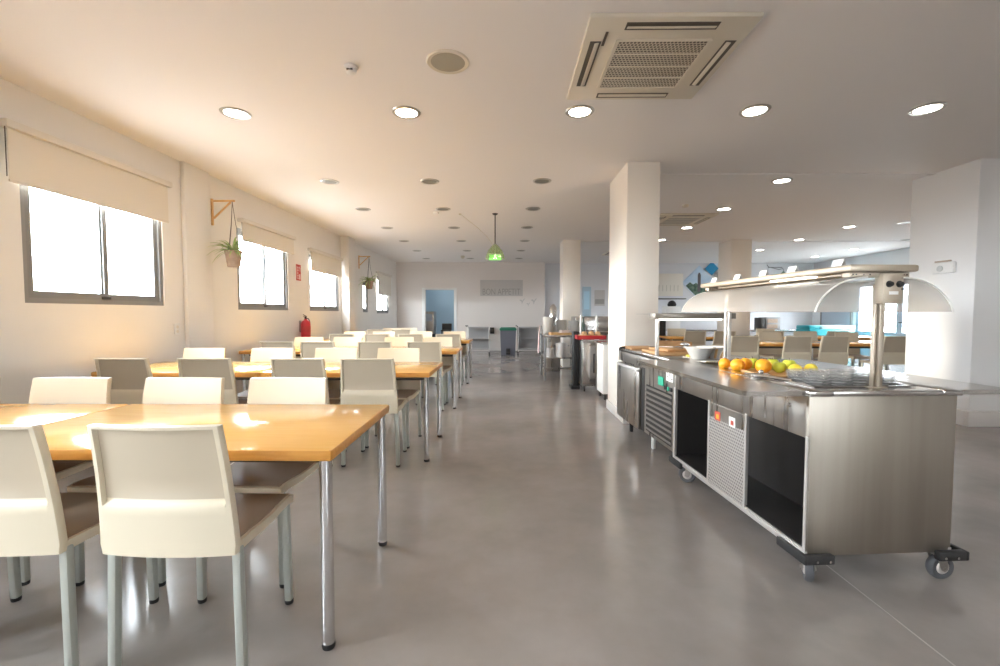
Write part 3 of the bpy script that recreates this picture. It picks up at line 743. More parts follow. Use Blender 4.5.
# in the blue room
t = thing('vending_machine', (-2.62, 15.3, 0), 0, 'grey machine standing inside the blue room doorway', 'machine')
MB().bb((-.28, -.3, .0), (.22, .3, .52), .01).build('base_cabinet', 'rail', t); MB().bb((-.28, -.28, .52), (.22, .28, 1.28), .015).build('upper_body', 'steel', t)
MB().bb((-.22, -.29, .95), (.16, -.28, 1.2)).build('screen', 'grey_door', t)
t = thing('stool', (-2.05, 15.5, 0), 0, 'dark stool inside the blue room doorway', 'stool')
MB().bb((-.17, -.17, .6), (.17, .17, .64), .01).build('seat', 'rail', t)
MB().bb((-.17, .15, .64), (.17, .17, .86), .01).build('backrest', 'rail', t)
for sx in (-1, 1):
    for sy in (-1, 1): MB().cyl((sx * .15, sy * .15, 0), (sx * .14, sy * .14, .6), .013, seg=8).build('leg', 'rail', t)
tag(MB().bb((-2.2, 15.3, CEIL - .03), (-1.0, 15.9, CEIL), .004).build('added_lamp_panel', 'added_lamp'), 'unseen flat lamp panel added to light the blue room', 'lamp')  # added out of sight because the blue room needs light

# ------------------------------------------------------------------ serving cart (main)
A = R(3.6)
CART = (1.345, 1.965, 0)
def uv(u, v, z=0):
    return (CART[0] + u * math.cos(A) - v * math.sin(A), CART[1] + u * math.sin(A) + v * math.cos(A), z)
cart = thing('serving_cart', CART, A, 'stainless serving cart on casters with curved glass guards and fruit on top', 'serving cart')
W, LN, ZB, ZT = .69, 1.345, .14, .885
MB().bb((0, 0, ZB), (W, .018, ZT - .024), .002).build('near_end_panel', 'steel_panel', cart)
MB().bb((0, LN - .018, ZB), (W, LN, ZT - .024), .002).build('far_end_panel', 'steel', cart)
MB().bb((.0, .018, ZB), (W, LN - .018, ZB + .03)).bb((-.004, -.002, ZB - .006), (.012, LN, ZB + .022), .003).bb((W - .012, -.002, ZB - .006), (W + .004, LN, ZB + .022), .003).build('bottom_shelf', 'steel_lt', cart)
MB().bb((W - .02, .018, ZB + .03), (W - .004, LN - .018, ZT - .024)).build('right_side_panel', 'steel', cart, smooth=0)
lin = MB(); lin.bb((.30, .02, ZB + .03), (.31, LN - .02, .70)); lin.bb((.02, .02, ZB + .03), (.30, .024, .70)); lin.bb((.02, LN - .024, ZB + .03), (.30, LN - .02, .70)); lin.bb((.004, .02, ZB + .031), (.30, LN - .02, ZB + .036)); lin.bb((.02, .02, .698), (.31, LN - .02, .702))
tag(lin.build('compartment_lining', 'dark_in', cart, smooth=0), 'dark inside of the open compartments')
MB().bb((.0, .018, .672), (.014, LN - .018, ZT - .024), .002).build('apron', 'steel', cart)
for y0, y1 in ((.0, .014), (.448, .465), (.835, .852), (LN - .03, LN)): MB().bb((-.003, y0, ZB), (.012, y1, .68)).build('front_post', 'steel_lt', cart, smooth=0)
pf = MB().bb((.0, .465, ZB + .022), (.012, .835, .672)).build('perforated_panel', 'perf', cart, smooth=0)
MB().bb((-.001, .465, .585), (.0, .835, .668)).build('plain_strip', 'steel', pf, smooth=0)
for (y, z, m) in ((.74, .60, 'sticker_red'), (.585, .60, 'paper')):
    s = MB().bb((-.003, y - .03, z - .025), (-.001, y + .03, z + .03)).build('sticker', m, pf, smooth=0)
    MB().bb((-.004, y - .016, z - .014), (-.003, y + .012, z + .012)).build('sticker_mark', 'sticker_red' if m == 'paper' else 'orange', s, smooth=0)
MB().cyl((-.004, .12, .80), (0, .12, .80), .012).cyl((-.008, .12, .80), (-.004, .12, .80), .006).build('lock', 'chrome', cart)
# worktop with a sunk well
wt = MB(); z0, z1 = ZT - .024, ZT
wt.bb((-.012, -.014, z0), (.10, LN + .01, z1), .004); wt.bb((W - .08, -.014, z0), (W + .012, LN + .01, z1), .004)
wt.bb((.10, -.014, z0), (W - .08, .10, z1), .004); wt.bb((.10, LN - .09, z0), (W - .08, LN + .01, z1), .004)
wt.build('worktop', 'steel_top', cart)
wl = MB(); wl.bb((.10, .10, .835), (W - .08, LN - .09, .845)); wl.build('sunk_well', 'steel', cart, smooth=0)
def slide(side):
    s = MB(); x0, x1 = (-.285, -.012) if side < 0 else (W + .012, W + .285)
    xo = x0 if side < 0 else x1; xi = x1 if side < 0 else x0; c = .045
    poly = [(xi, .01), (xo - side * c, .01), (xo - side * .012, .022), (xo, .055), (xo, LN - .0), (xi, LN - .0)]
    if side > 0: pass
    else: poly = poly[::-1]
    s.prism(poly, ZT - .024, ZT - .001)
    return s
slide(-1).build('tray_slide', 'steel_top', cart); slide(1).build('tray_slide', 'steel_top', cart)
# casters with corner bumpers
def caster(u, v, ang, corner):
    c = MB(); rt = Matrix.Translation((u, v, 0)) @ Matrix.Rotation(ang, 4, 'Z')
    w = MB(); w.lathe([(0, -.014), (.03, -.014), (.036, -.017), (.052, -.017), (.058, -.008), (.058, .008), (.052, .017), (.036, .017), (.03, .014), (0, .014)], (0, 0, 0), 28, axis=(1, 0, 0))
    h = MB(); h.lathe([(0, -.019), (.026, -.019), (.032, -.014), (.032, .014), (.026, .019), (0, .019)], (0, 0, 0), 20, axis=(1, 0, 0))
    for q in (w, h):
        for x in q.bm.verts: x.co = rt @ (x.co + Vector((0, .02, .058)))
    fk = MB()
    for sx in (-1, 1): fk.prism([(-.022, .125), (.028, .125), (.036, .05), (.02, .042), (.006, .05)], -.0015, .0015, mt=rt @ Matrix.Translation((sx * .023, 0, 0)) @ Matrix.Rotation(R(90), 4, 'Z') @ Matrix.Rotation(R(90), 4, 'X'))
    b2 = bmesh.new(); bmesh.ops.create_cube(b2, size=1); bmesh.ops.scale(b2, vec=(.06, .06, .012), verts=b2.verts); fk._merge(b2, rt @ Matrix.Translation((0, 0, .128)))
    b2 = bmesh.new(); bmesh.ops.create_cone(b2, segments=12, radius1=.007, radius2=.007, depth=.062, cap_ends=True); fk._merge(b2, rt @ Matrix.Translation((0, .02, .058)) @ Matrix.Rotation(R(90), 4, 'Y'))
    f = fk.build('caster', 'steel', cart)
    w.build('tyre', mat('caster_tyre', (.10, .10, .105), .55), f); h.build('hub', 'steel_lt', f)
caster(.045, .03, R(-30), 0); caster(W - .035, .03, R(-90), 0); caster(.075, LN - .12, R(60), 0); caster(W - .05, LN - .08, R(30), 0)
def bumper(u0, v0, su, sv):
    b = MB()
    b.bb((min(u0 - su * .012, u0 + su * .12), min(v0 - sv * .03, v0), ZB - .028), (max(u0 - su * .012, u0 + su * .12), max(v0 - sv * .03, v0), ZB + .014), .006)
    b.bb((min(u0 - su * .022, u0), min(v0 - sv * .03, v0 + sv * .16), ZB - .028), (max(u0 - su * .022, u0), max(v0 - sv * .03, v0 + sv * .16), ZB + .014), .006)
    bo = b.build('corner_bumper', 'black', cart)
    s = MB()
    for d in (.035, .095): s.cyl((u0 + su * d, v0 - sv * .034, ZB - .012), (u0 + su * d, v0 - sv * .029, ZB - .012), .006, seg=10)
    s.build('bumper_screws', 'chrome', bo)
bumper(0, 0, 1, 1); bumper(W + .04, 0, -1, 1); bumper(0, LN, 1, -1); bumper(W, LN, -1, -1)
# gantry: two posts, canopy with lamp, curved glass both sides
UC = .352
for v in (.085, LN - .03):
    p = MB(); p.bb((UC + .024, v - .016, ZT), (UC + .050, v + .016, 1.36), .004); p.bb((UC + .006, v - .010, ZT), (UC + .017, v + .010, 1.36), .003); p.bb((UC - .01, v - .03, ZT), (UC + .066, v + .03, ZT + .005), .002)
    po = p.build('gantry_post', 'canopy' if v < .5 else 'steel_lt', cart)
    bx = MB().bb((UC + .006, v - .045, 1.272), (UC + .104, v + .0, 1.41), .004).build('control_box', 'canopy', cart)
    if v < .5:
        for dx in (.034, .082):
            k = MB().cyl((UC + dx, v - .045, 1.360), (UC + dx, v - .060, 1.360), .0115, .010, seg=18); k.cyl((UC + dx, v - .045, 1.360), (UC + dx, v - .048, 1.360), .015, seg=20)
            k.build('knob', 'black', bx)
        MB().bb((UC + .036, v - .047, 1.313), (UC + .078, v - .045, 1.328)).build('label_plate', 'paper', bx, smooth=0)
        MB().cyl((UC + .096, v - .045, 1.338), (UC + .096, v - .05, 1.338), .004, seg=8).build('pilot_lamp', 'rail', bx)
    cbm = MB().bb((UC - .135, v - .025, 1.392), (UC + .15, v + .02, 1.414), .003).build('cross_bar', 'canopy', cart)
    sw = MB()
    for dx in (-.12, -.105, -.07, -.04, .06, .075, .12, .135): sw.cyl((UC + dx, v - .028, 1.404), (UC + dx, v - .024, 1.404), .003, seg=8)
    sw.build('screws', 'rail', cbm)
cp = MB(); cp.bb((UC - .155, .03, 1.416), (UC + .165, LN + .03, 1.447), .008); cpo = cp.build('canopy', 'canopy', cart)
MB().bb((UC - .09, .16, 1.404), (UC + .0, LN - .1, 1.416), .003).build('lamp_housing', 'canopy', cpo)
tag(MB().bb((UC - .13, .30, 1.407), (UC - .095, .62, 1.416), .003).build('lamp_tube', 'led', cpo), 'lit lamp strip under the canopy')
for sgn in (-1, 1):
    g = MB(); outer, inner = [], []
    nst = 14; r0 = .0
    for k in range(nst + 1):
        a = (k / nst) * R(78)
        du = .085 + .245 * math.sin(a); dz = -.155 * (1 - math.cos(a)) / (1 - math.cos(R(78)))
        a2 = a; nx, nz = math.sin(a2) * .8, math.cos(a2)
        outer.append([(UC + .008 + sgn * du, v, 1.392 + dz) for v in (.03, LN - .02)])
        inner.append([(UC + .008 + sgn * (du - .006 * nx), v, 1.392 + dz - .006 * nz) for v in (.03, LN - .02)])
    Ao = g.grid(outer); Bi = g.grid(inner)
    for k in range(nst):
        g.bm.faces.new([Ao[k][0], Ao[k + 1][0], Bi[k + 1][0], Bi[k][0]]); g.bm.faces.new([Ao[k][1], Bi[k][1], Bi[k + 1][1], Ao[k + 1][1]])
    g.bm.faces.new([Ao[0][0], Bi[0][0], Bi[0][1], Ao[0][1]]); g.bm.faces.new([Ao[-1][0], Ao[-1][1], Bi[-1][1], Bi[-1][0]])
    go = g.build('guard_glass', 'guard', cart, smooth=60)
    for v in (.03, LN - .02): MB().tube([(p[0][0], v, p[0][2] - .003) for p in outer], .004, 6).build('polished_edge', 'glass_edge', go)
# five white cards along the canopy
for i, v in enumerate((.12, .42, .66, .92, 1.2)):
    p = uv(UC - .145, v, 1.447)
    c = MB(); c.box((0, 0, .015), (.002, .062, .034), rot=Matrix.Rotation(R(20), 4, 'Y')); c.box((.014, 0, .013), (.002, .062, .032), rot=Matrix.Rotation(R(-24), 4, 'Y'))
    o = c.build('menu_card', 'paper', loc=p, rotz=A, smooth=0)
    tag(o, 'small white folded card on the cart canopy, %s from the near end' % ORD[i], 'card', 'white cards on the canopy')

# ------------------------------------------------------------------ what stands on the cart
# fruit tray
fx = uv(.31, .70, ZT - .024)
t = thing('fruit_tray', fx, A, 'shallow wooden tray of fruit set in the cart top', 'tray')
MB().bb((-.19, -.28, 0), (.255, .26, .012), .003).build('tray_base', 'board', t)
b = MB()
for lo, hi in (((-.19, -.28, .012), (-.178, .26, .030)), ((.243, -.28, .012), (.255, .26, .030)), ((-.178, -.28, .012), (.243, -.268, .030)), ((-.178, .248, .012), (.243, .26, .030))): b.bb(lo, hi, .003)
b.build('rim', 'board', t)
FZ = ZT - .012
def fruit(kind, x, y, r, lab, z=FZ):
    t = thing({'orange': 'orange', 'lemon': 'lemon', 'apple': 'apple'}[kind], (x, y, z), random.uniform(0, 6), lab, kind, kind + 's in the fruit tray')
    if kind == 'orange':
        MB().lathe([(0, .0)] + [(r * math.sin(a), r - r * .96 * math.cos(a)) for a in [PI * k / 14 for k in range(1, 14)]] + [(0, 1.93 * r)], (0, 0, 0), 24).build('peel', 'orange', t, smooth=60)
        MB().lathe([(0, 1.93 * r - .001), (.005, 1.93 * r), (.004, 1.93 * r + .003), (0, 1.93 * r + .003)], (0, 0, 0), 8).build('stem_button', 'stem', t)
    elif kind == 'apple':
        pr = []
        for k in range(0, 17):
            a = PI * k / 16; rr = r * math.sin(a) * (1 + .06 * math.cos(a) * -1)
            zz = r * .92 - r * .92 * math.cos(a)
            if k > 13: zz -= .006 * (k - 13)
            pr.append((max(rr, 0), zz))
        MB().lathe(pr, (0, 0, 0), 24).build('skin', 'apple', t, smooth=60)
        MB().tube([(0, 0, 1.55 * r), (.002, 0, 1.8 * r), (.006, 0, 2.05 * r)], .0016, 6).build('stalk', 'stem', t)
    else:
        MB().lathe([(0, -1.38 * r), (.15 * r, -1.33 * r), (.3 * r, -1.15 * r)] + [(r * math.cos(a), 1.12 * r * math.sin(a)) for a in [R(-68 + 17 * k) for k in range(9)]] + [(.3 * r, 1.15 * r), (.15 * r, 1.33 * r), (0, 1.38 * r)], (0, 0, r), 20, axis=(1, .15, 0)).build('peel', 'lemon', t, smooth=60)
fruit('orange', 1.40, 2.84, .036, 'leftmost small orange in the fruit tray, below the far post')
fruit('orange', 1.415, 2.71, .041, 'second orange from the left in the fruit tray')
fruit('orange', 1.505, 2.79, .039, 'third orange from the left in the fruit tray')
fruit('orange', 1.532, 2.645, .044, 'largest and rightmost orange at the front of the tray')
fruit('apple', 1.69, 2.82, .039, 'yellow green apple right behind the largest orange')
fruit('apple', 1.635, 2.66, .038, 'green apple at the tray front between orange and lemon')
fruit('apple', 1.60, 2.88, .038, 'green apple at the back of the tray behind the oranges')
fruit('lemon', 1.665, 2.56, .033, 'yellow lemon near the glass bowls, left of two')
fruit('apple', 1.75, 2.75, .040, 'green apple at the right end of the back row of the tray')
fruit('lemon', 1.765, 2.575, .033, 'yellow lemon at the right end of the fruit, right of two')

# steel tray with stacks of glass bowls
tx = uv(.335, .235, ZT - .04)
t = thing('steel_tray', tx, A, 'flat steel tray carrying the glass bowls', 'tray')
MB().bb((-.225, -.13, 0), (.225, .19, .006)).build('tray_base', 'steel_top', t, smooth=0)
b = MB()
for lo, hi in (((-.232, -.137, 0), (-.225, .197, .045)), ((.225, -.137, 0), (.232, .197, .045)), ((-.225, -.137, 0), (.225, -.13, .045)), ((-.225, .19, 0), (.225, .197, .045))): b.bb(lo, hi)
b.bb((-.245, -.15, .042), (.245, -.13, .047)); b.bb((-.245, -.15, .042), (-.222, .20, .047)); b.bb((.222, -.15, .042), (.245, .20, .047))
b.build('rim', 'steel_top', t, smooth=0)
def make_bowl():
    pr = [(0, 0), (.024, 0), (.026, .004), (.040, .018), (.050, .038), (.053, .048), (.0512, .0485), (.048, .038), (.038, .0205), (.024, .007), (0, .006)]
    b = MB().lathe(pr, (0, 0, 0), 28)
    for f in b.bm.faces:
        z = f.calc_center_median().z
        if z > .044 or z < .003: f.material_index = 1
    return b.build('glass_bowl', ['bowl_glass', 'bowl_rim_glint'], smooth=60)
bp = make_bowl(); first = True; k = 0
SP = [(-.17, -.06, 4), (-.06, -.065, 4), (.05, -.06, 4), (.165, -.06, 4), (-.165, .055, 4), (-.055, .05, 4), (.055, .055, 4), (.165, .05, 4), (-.11, .145, 3), (.0, .15, 3), (.11, .145, 3)]
SN = ['front left', 'front second from left', 'front third from left', 'front right', 'middle left', 'middle second from left', 'middle third from left', 'middle right', 'back left', 'back centre', 'back right']
HN = ['bottom bowl', 'second bowl up', 'third bowl up', 'top bowl']
base = uv(.335, .235, ZT - .04)
for i, (du, dv, n) in enumerate(SP):
    for q in range(n):
        p = (base[0] + du * math.cos(A) - dv * math.sin(A), base[1] + du * math.sin(A) + dv * math.cos(A), base[2] + .0065 + q * .0145)
        lb = 'clear glass bowl on the steel tray, %s stack, %s' % (SN[i], HN[q] if q < n - 1 else 'top bowl')
        if first: first = False; o = bp; o.location = p
        else: o = bp.copy(); col.objects.link(o); o.location = p
        tag(o, lb, 'bowl', 'stacked glass bowls on the cart')
# serving tongs lying by the bowls
t = thing('serving_tongs', uv(.06, .36, ZT + .004), A + R(-62), 'chrome serving tongs lying between fruit and bowls', 'tongs')
MB().tube([(-.13, 0, .012), (-.06, .014, .010), (.05, .012, .006), (.11, .004, .004)], [.005, .006, .005, .009], 8).build('arm', 'chrome', t)
MB().tube([(-.13, 0, .012), (-.06, -.014, .010), (.05, -.012, .006), (.11, -.004, .004)], [.005, .006, .005, .009], 8).build('arm', 'chrome', t)
t = thing('ladle_rest', uv(.085, .47, ZT), A, 'small steel dish with a chrome knob beside the fruit tray', 'dish')
MB().lathe([(0, 0), (.04, 0), (.05, .012), (.047, .012), (.038, .004), (0, .004)], (0, 0, 0), 20).build('dish', 'chrome', t); MB().sphere((0, 0, .022), .014).cyl((0, 0, .003), (0, 0, .02), .005).build('knob', 'chrome', t)

# ------------------------------------------------------------------ refrigerated counter (second unit)
C2 = uv(.025, 1.385, 0)
ct = thing('refrigerated_counter', C2, A, 'stainless refrigerated counter with louvred panel and door, against the column', 'counter')
L2 = 1.34; Z2 = .87
MB().bb((.03, .0, .15), (W, L2, Z2 - .035)).build('body', 'steel', ct, smooth=0)
MB().bb((.0, .0, Z2 - .035), (W + .02, L2, Z2), .004).build('worktop', 'steel_top', ct)
MB().bb((.0, .0, .74), (.03, L2, Z2 - .035), .003).build('apron', 'steel', ct)
lv = MB().bb((.0, .0, .17), (.03, .60, .74)).build('louvre_panel', 'steel', ct, smooth=0)
tag(MB().bb((-.003, .05, .20), (.0, .56, .605)).build('slat_gap_shade', 'dark_in', lv, smooth=0), 'dark sheet standing for the shaded gaps between the slats')  # flat dark sheet, shade behind the slats put into its colour
s = MB()
for k in range(9):
    s.box((-.006, .305, .222 + .045 * k), (.006, .53, .022), rot=Matrix.Rotation(R(-20), 4, 'Y'))
s.build('louvre_slats', 'steel_dim', lv, smooth=0)
s = MB().bb((-.008, .20, .645), (-.0, .30, .715)); s.build('green_display', 'sticker_green', lv, smooth=0)
for y in (.045, .095, .15):
    MB().bb((-.010, y, .625), (0, y + .03, .655), .003).build('switch', 'black' if y != .095 else 'sticker_green', lv)
lb = MB().bb((-.005, .03, .70), (-.0, .15, .79)).build('info_label', 'paper', ct, smooth=0)
m = MB(); m.tube([(-.006, .13, .77), (-.006, .115, .755), (-.006, .115, .74), (-.006, .13, .73)], .003, 5); m.bb((-.006, .075, .74), (-.005, .09, .77)); m.bb((-.006, .04, .72), (-.005, .065, .728)); m.build('label_marks', 'rail', lb, smooth=0)
tag(MB().bb((.0, .60, .17), (.03, .68, .74)).build('gap_shade', 'dark_in', ct, smooth=0), 'dark block standing for the shaded gap beside the door')  # solid block, the shade of the gap put into its colour
dr = MB().bb((-.022, .70, .165), (.02, L2 - .02, .725), .006).build('door', 'steel', ct)
MB().bb((-.036, .70, .695), (-.022, L2 - .02, .72), .004).build('door_grip', 'steel_lt', dr)
for (u, v) in ((.11, .66), (.11, L2 - .1), (W - .08, .08), (W - .08, L2 - .1)):
    MB().cyl((u, v, 0), (u, v, .15), .018, .022, seg=14).build('foot', 'white' if (u, v) == (.11, .66) else 'black', ct)
# heated gantry over the counter
hs = MB().bb((-.02, .35, 1.182), (W - .02, .47, 1.228), .003).build('heated_shelf', mat('heated_shelf_grey', (.33, .30, .265), .4, metal=.8), ct)
tag(MB().bb((.03, .37, 1.168), (W - .13, .40, 1.182)).build('lamp_strip', 'led', hs, smooth=0), 'lit strip under the heated shelf')
MB().bb((-.02, .47, 1.218), (W - .02, .80, 1.224)).build('glass_shelf', 'pane', hs, smooth=0)
for (u, v) in ((.02, .43), (W - .07, .43)): MB().bb((u, v - .015, Z2), (u + .026, v + .015, 1.182), .003).build('gantry_post', 'steel_lt', ct)
# things on the counter
def u2(u, v, z): return uv(u, 1.385 + v, z)
def board(u, v, w, d, h, m, lab, rz=0, z=Z2):
    t = thing('chopping_board', u2(u, v, z), A + rz, lab, 'board', 'boards on the refrigerated counter')
    b = MB(); b.bb((-w / 2, -d / 2, 0), (w / 2, d / 2, h), .006); b.build('slab', m, t)
    MB().tube([(-w / 2 + .03, -d / 2 + .03, h), (w / 2 - .03, -d / 2 + .03, h), (w / 2 - .03, d / 2 - .03, h), (-w / 2 + .03, d / 2 - .03, h)], .003, 6, closed=True).build('juice_groove', 'board', t)
board(.26, .62, .36, .44, .022, 'board', 'brown wooden chopping board under the heated shelf')
board(.19, 1.14, .30, .30, .018, 'board', 'wooden board at the far end of the counter by the column')
board(.38, .30, .20, .14, .014, 'yellow', 'small yellow board beside the white basin', R(12))
board(.28, .64, .28, .30, .020, 'board', 'smaller wooden board lying on top of the brown chopping board', R(10), Z2 + .026)
def basin(u, v, lab, rz, m2):
    t = thing('serving_basin', u2(u, v, Z2), A + rz, lab, 'basin')
    b = MB(); o = [(.055, 0), (.06, .004), (.104, .085), (.115, .09), (.115, .095), (.10, .095), (.06, .01), (0, .01)]
    b.lathe([(0, 0)] + o, (0, 0, 0), 28); b.build('body', 'white_porc', t)
    bd = MB()
    for k in range(9):
        a = 2 * PI * k / 9; bd.tube([(.064 * math.cos(a), .064 * math.sin(a), .010), (.1055 * math.cos(a), .1055 * math.sin(a), .085)], .010, 6)
    if m2: bd.build('ribs', m2, t)
    else: bd.bm.free()
basin(.27, .12, 'white basin on the counter left of the far sneeze guard post', 0, None)
basin(.40, .165, 'white basin with brown ribs right behind the plain white basin', .3, 'board')
t = thing('kitchen_knife', u2(.06, 1.22, Z2), A + R(40), 'black handled knife at the counter end by the column', 'knife')
MB().bb((-.10, -.012, .0), (.02, .012, .018), .006).build('handle', 'black', t); MB().prism([(.02, -.015), (.17, .0), (.15, .012), (.02, .014)], .006, .009).build('blade', 'chrome', t)
t = thing('serving_spoon', u2(.22, .62, Z2 + .05), A + R(-20), 'steel serving spoon lying on the stacked boards', 'spoon')
MB().tube([(-.14, 0, .006), (-.02, 0, .008), (.06, 0, .006)], [.006, .005, .006], 8).build('handle', 'chrome', t); MB().sphere((.095, 0, .009), .04, (1, .7, .2)).build('bowl', 'chrome', t)
t = thing('serving_spoon', u2(.40, .66, Z2 + .05), A + R(60), 'long steel ladle lying across the back of the boards', 'ladle')
MB().tube([(-.16, 0, .006), (-.02, 0, .012), (.07, 0, .010)], [.006, .005, .006], 8).build('handle', 'chrome', t); MB().sphere((.10, 0, .02), .042, (1, 1, .45)).build('bowl', 'chrome', t)

# ------------------------------------------------------------------ dish corner behind the main column
t = thing('prep_table', (1.06, 8.45, 0), 0, 'steel prep table carrying the plate stacks', 'table')
MB().bb((-.36, -.42, .79), (.36, .42, .83), .004).build('tabletop', 'steel_top', t)
MB().bb((-.34, -.40, .40), (.34, .40, .425), .004).build('lower_shelf', 'steel', t)
MB().bb((-.34, -.012, .16), (.34, .012, .19)).build('stretcher', 'steel', t)
for sx in (-1, 1):
    for sy in (-1, 1): MB().bb((sx * .33 - .02, sy * .39 - .02, 0), (sx * .33 + .02, sy * .39 + .02, .79), .004).build('leg', 'alu', t)
def make_plate(r=.118):
    return MB().lathe([(0, 0), (r * .55, 0), (r * .6, .003), (r * .95, .016), (r, .019), (r * .97, .0205), (r * .6, .007), (0, .006)], (0, 0, 0), 24).build('dinner_plate', 'white_porc', smooth=60)
pp = make_plate(); first = True
for (x, y, n, nm) in ((.84, 8.62, 22, 'left'), (1.10, 8.7, 18, 'middle'), (1.33, 8.62, 17, 'right')):
    for q in range(n):
        if first: o = pp; first = False
        else: o = pp.copy(); col.objects.link(o)
        o.location = (x, y, .83 + q * .0145)
        tag(o, 'white plate in the %s plate stack on the prep table, number %d from the bottom' % (nm, q + 1) if q < n - 1 else 'top plate of the %s plate stack on the prep table' % nm, 'plate', 'stacked plates on the prep table')
def stock_pot(x, y, z, r, h, lab):
    t = thing('stock_pot', (x, y, z), 0, lab, 'pot', 'steel pots under the prep table')
    MB().lathe([(0, 0), (r * .95, 0), (r, .01), (r, h), (r * 1.04, h), (r * 1.04, h + .006), (r * .97, h + .006), (r * .97, .012), (0, .012)], (0, 0, 0), 28).build('body', 'steel_lt', t)
    for s in (-1, 1): MB().tube([(s * r, -.04, h * .8), (s * (r + .03), -.03, h * .82), (s * (r + .03), .03, h * .82), (s * r, .04, h * .8)], .006, 6).build('handle', 'chrome', t)
stock_pot(1.04, 8.18, .425, .11, .25, 'tall steel pot on the lower shelf of the prep table')
stock_pot(.84, 8.25, .425, .085, .15, 'small steel pot left of the tall pot')
t = thing('cutlery_tray', (1.02, 8.2, .83), R(8), 'open tray with paper napkins at the front of the prep table', 'tray')
MB().bb((-.2, -.12, 0), (.2, .12, .01), .003).bb((-.2, -.12, .01), (.2, -.11, .04)).bb((-.2, .11, .01), (.2, .12, .04)).bb((-.2, -.12, .01), (-.19, .12, .04)).bb((.19, -.12, .01), (.2, .12, .04)).build('tray', 'wood', t)
n = MB()
for k in range(6): n.box((.07 + random.uniform(-.02, .02), random.uniform(-.02, .02), .02 + .012 * k), (.17, .14, .010), .004, rot=random.uniform(-.2, .2))
n.build('napkins', mat('pale_napkin', (.80, .70, .66), .8), t)
# towel over the table end
tw = MB(); rows = []
for i in range(15):
    u = i / 14; rows.append([Vector((.655 - .028 * (1 - .6 * abs(math.sin(k * 1.3 + u))) - .02 * u, 8.25 + .13 * (k / 10 - .5) * (1 + .25 * u) + .012 * math.sin(k * 2.1) * u, .995 - .5 * u)) for k in range(11)])
tw.grid(rows); bk = [[p + Vector((.008, 0, 0)) for p in r] for r in rows]; tw.grid(bk)
for i in range(14):
    pass
o = tw.build('hanging_towel', 'pink'); tag(o, 'pink and white towel hanging at the left end of the prep table', 'towel')
t = thing('towel_rail', (.675, 8.25, .99), 0, 'thin steel rail holding the pink towel', 'rail')
MB().cyl((0, -.12, 0), (0, .12, 0), .008, seg=8).cyl((0, -.1, 0), (.03, -.1, -.17), .006, seg=8).cyl((0, .1, 0), (.03, .1, -.17), .006, seg=8).build('bar', 'chrome', t)
t = thing('drinks_dispenser', (1.03, 9.5, .0), 0, 'chrome drinks dispenser on a stand beside the far column', 'dispenser')
MB().bb((-.14, -.14, 0), (.14, .14, .95), .006).build('stand', 'steel', t)
MB().lathe([(0, .95), (.1, .95), (.1, .98), (.045, 1.0), (.05, 1.02), (.085, 1.05), (.085, 1.32), (.05, 1.38), (.02, 1.42), (0, 1.43)], (0, 0, 0), 24).build('tank', 'chrome', t)
MB().cyl((0, -.08, 1.08), (0, -.14, 1.08), .012).cyl((0, -.13, 1.08), (0, -.13, 1.14), .008).build('tap', 'black', t)
# black slim trolley
t = thing('tall_trolley', (1.14, 7.28, 0), 0, 'black tall rack trolley beside the steel hot cupboard', 'trolley')
MB().bb((-.035, -.10, .05), (.055, .10, .93), .006).build('side_panel', 'black', t)
s = MB()
for k in range(9): s.bb((-.040, -.095, .12 + .085 * k), (-.032, .095, .128 + .085 * k))
s.build('runner_rails', 'rail', t, smooth=0)
MB().bb((-.07, -.14, 0.0), (.07, .14, .05), .008).build('foot_plate', 'black', t)
# steel hot cupboard
t = thing('hot_cupboard', (1.37, 7.2, 0), 0, 'steel hot cupboard under the red tray', 'cupboard')
MB().bb((-.165, -.3, .09), (.26, .3, .79), .004).build('body', 'steel', t); MB().bb((-.175, -.31, .79), (.27, .31, .825), .004).build('worktop', 'steel_top', t)
d1 = MB().bb((-.158, -.312, .12), (.035, -.3, .77), .003).build('door', 'steel_top', t); MB().bb((.005, -.325, .3), (.018, -.312, .6)).build('door_grip', 'black', d1)
d2 = MB().bb((.045, -.312, .12), (.25, -.3, .77), .003).build('door', 'steel', t); MB().bb((.06, -.325, .3), (.073, -.312, .6)).build('door_grip', 'black', d2)
for sx in (-.13, .22):
    for sy in (-.26, .26): MB().cyl((sx - .012, sy, .04), (sx + .012, sy, .04), .04, seg=14).bb((sx - .015, sy - .02, .045), (sx + .015, sy + .02, .09)).build('caster', 'rail', t)
for x in (-.115, .14): MB().cyl((x, .18, .825), (x, .18, 1.19), .014, seg=10).build('gantry_post', 'steel_lt', t)
MB().bb((-.15, .14, 1.19), (.26, .24, 1.205)).build('gantry_shelf', 'pane', t, smooth=0)
t = thing('red_tray', (1.31, 6.93, .825), 0, 'red tray filled with bread rolls', 'tray')
MB().bb((-.2, -.12, 0), (.24, .15, .012), .003).bb((-.2, -.12, .012), (.24, -.11, .06)).bb((-.2, .14, .012), (.24, .15, .06)).bb((-.2, -.12, .012), (-.19, .15, .06)).bb((.23, -.12, .012), (.24, .15, .06)).build('basin', 'red', t)
k = 0
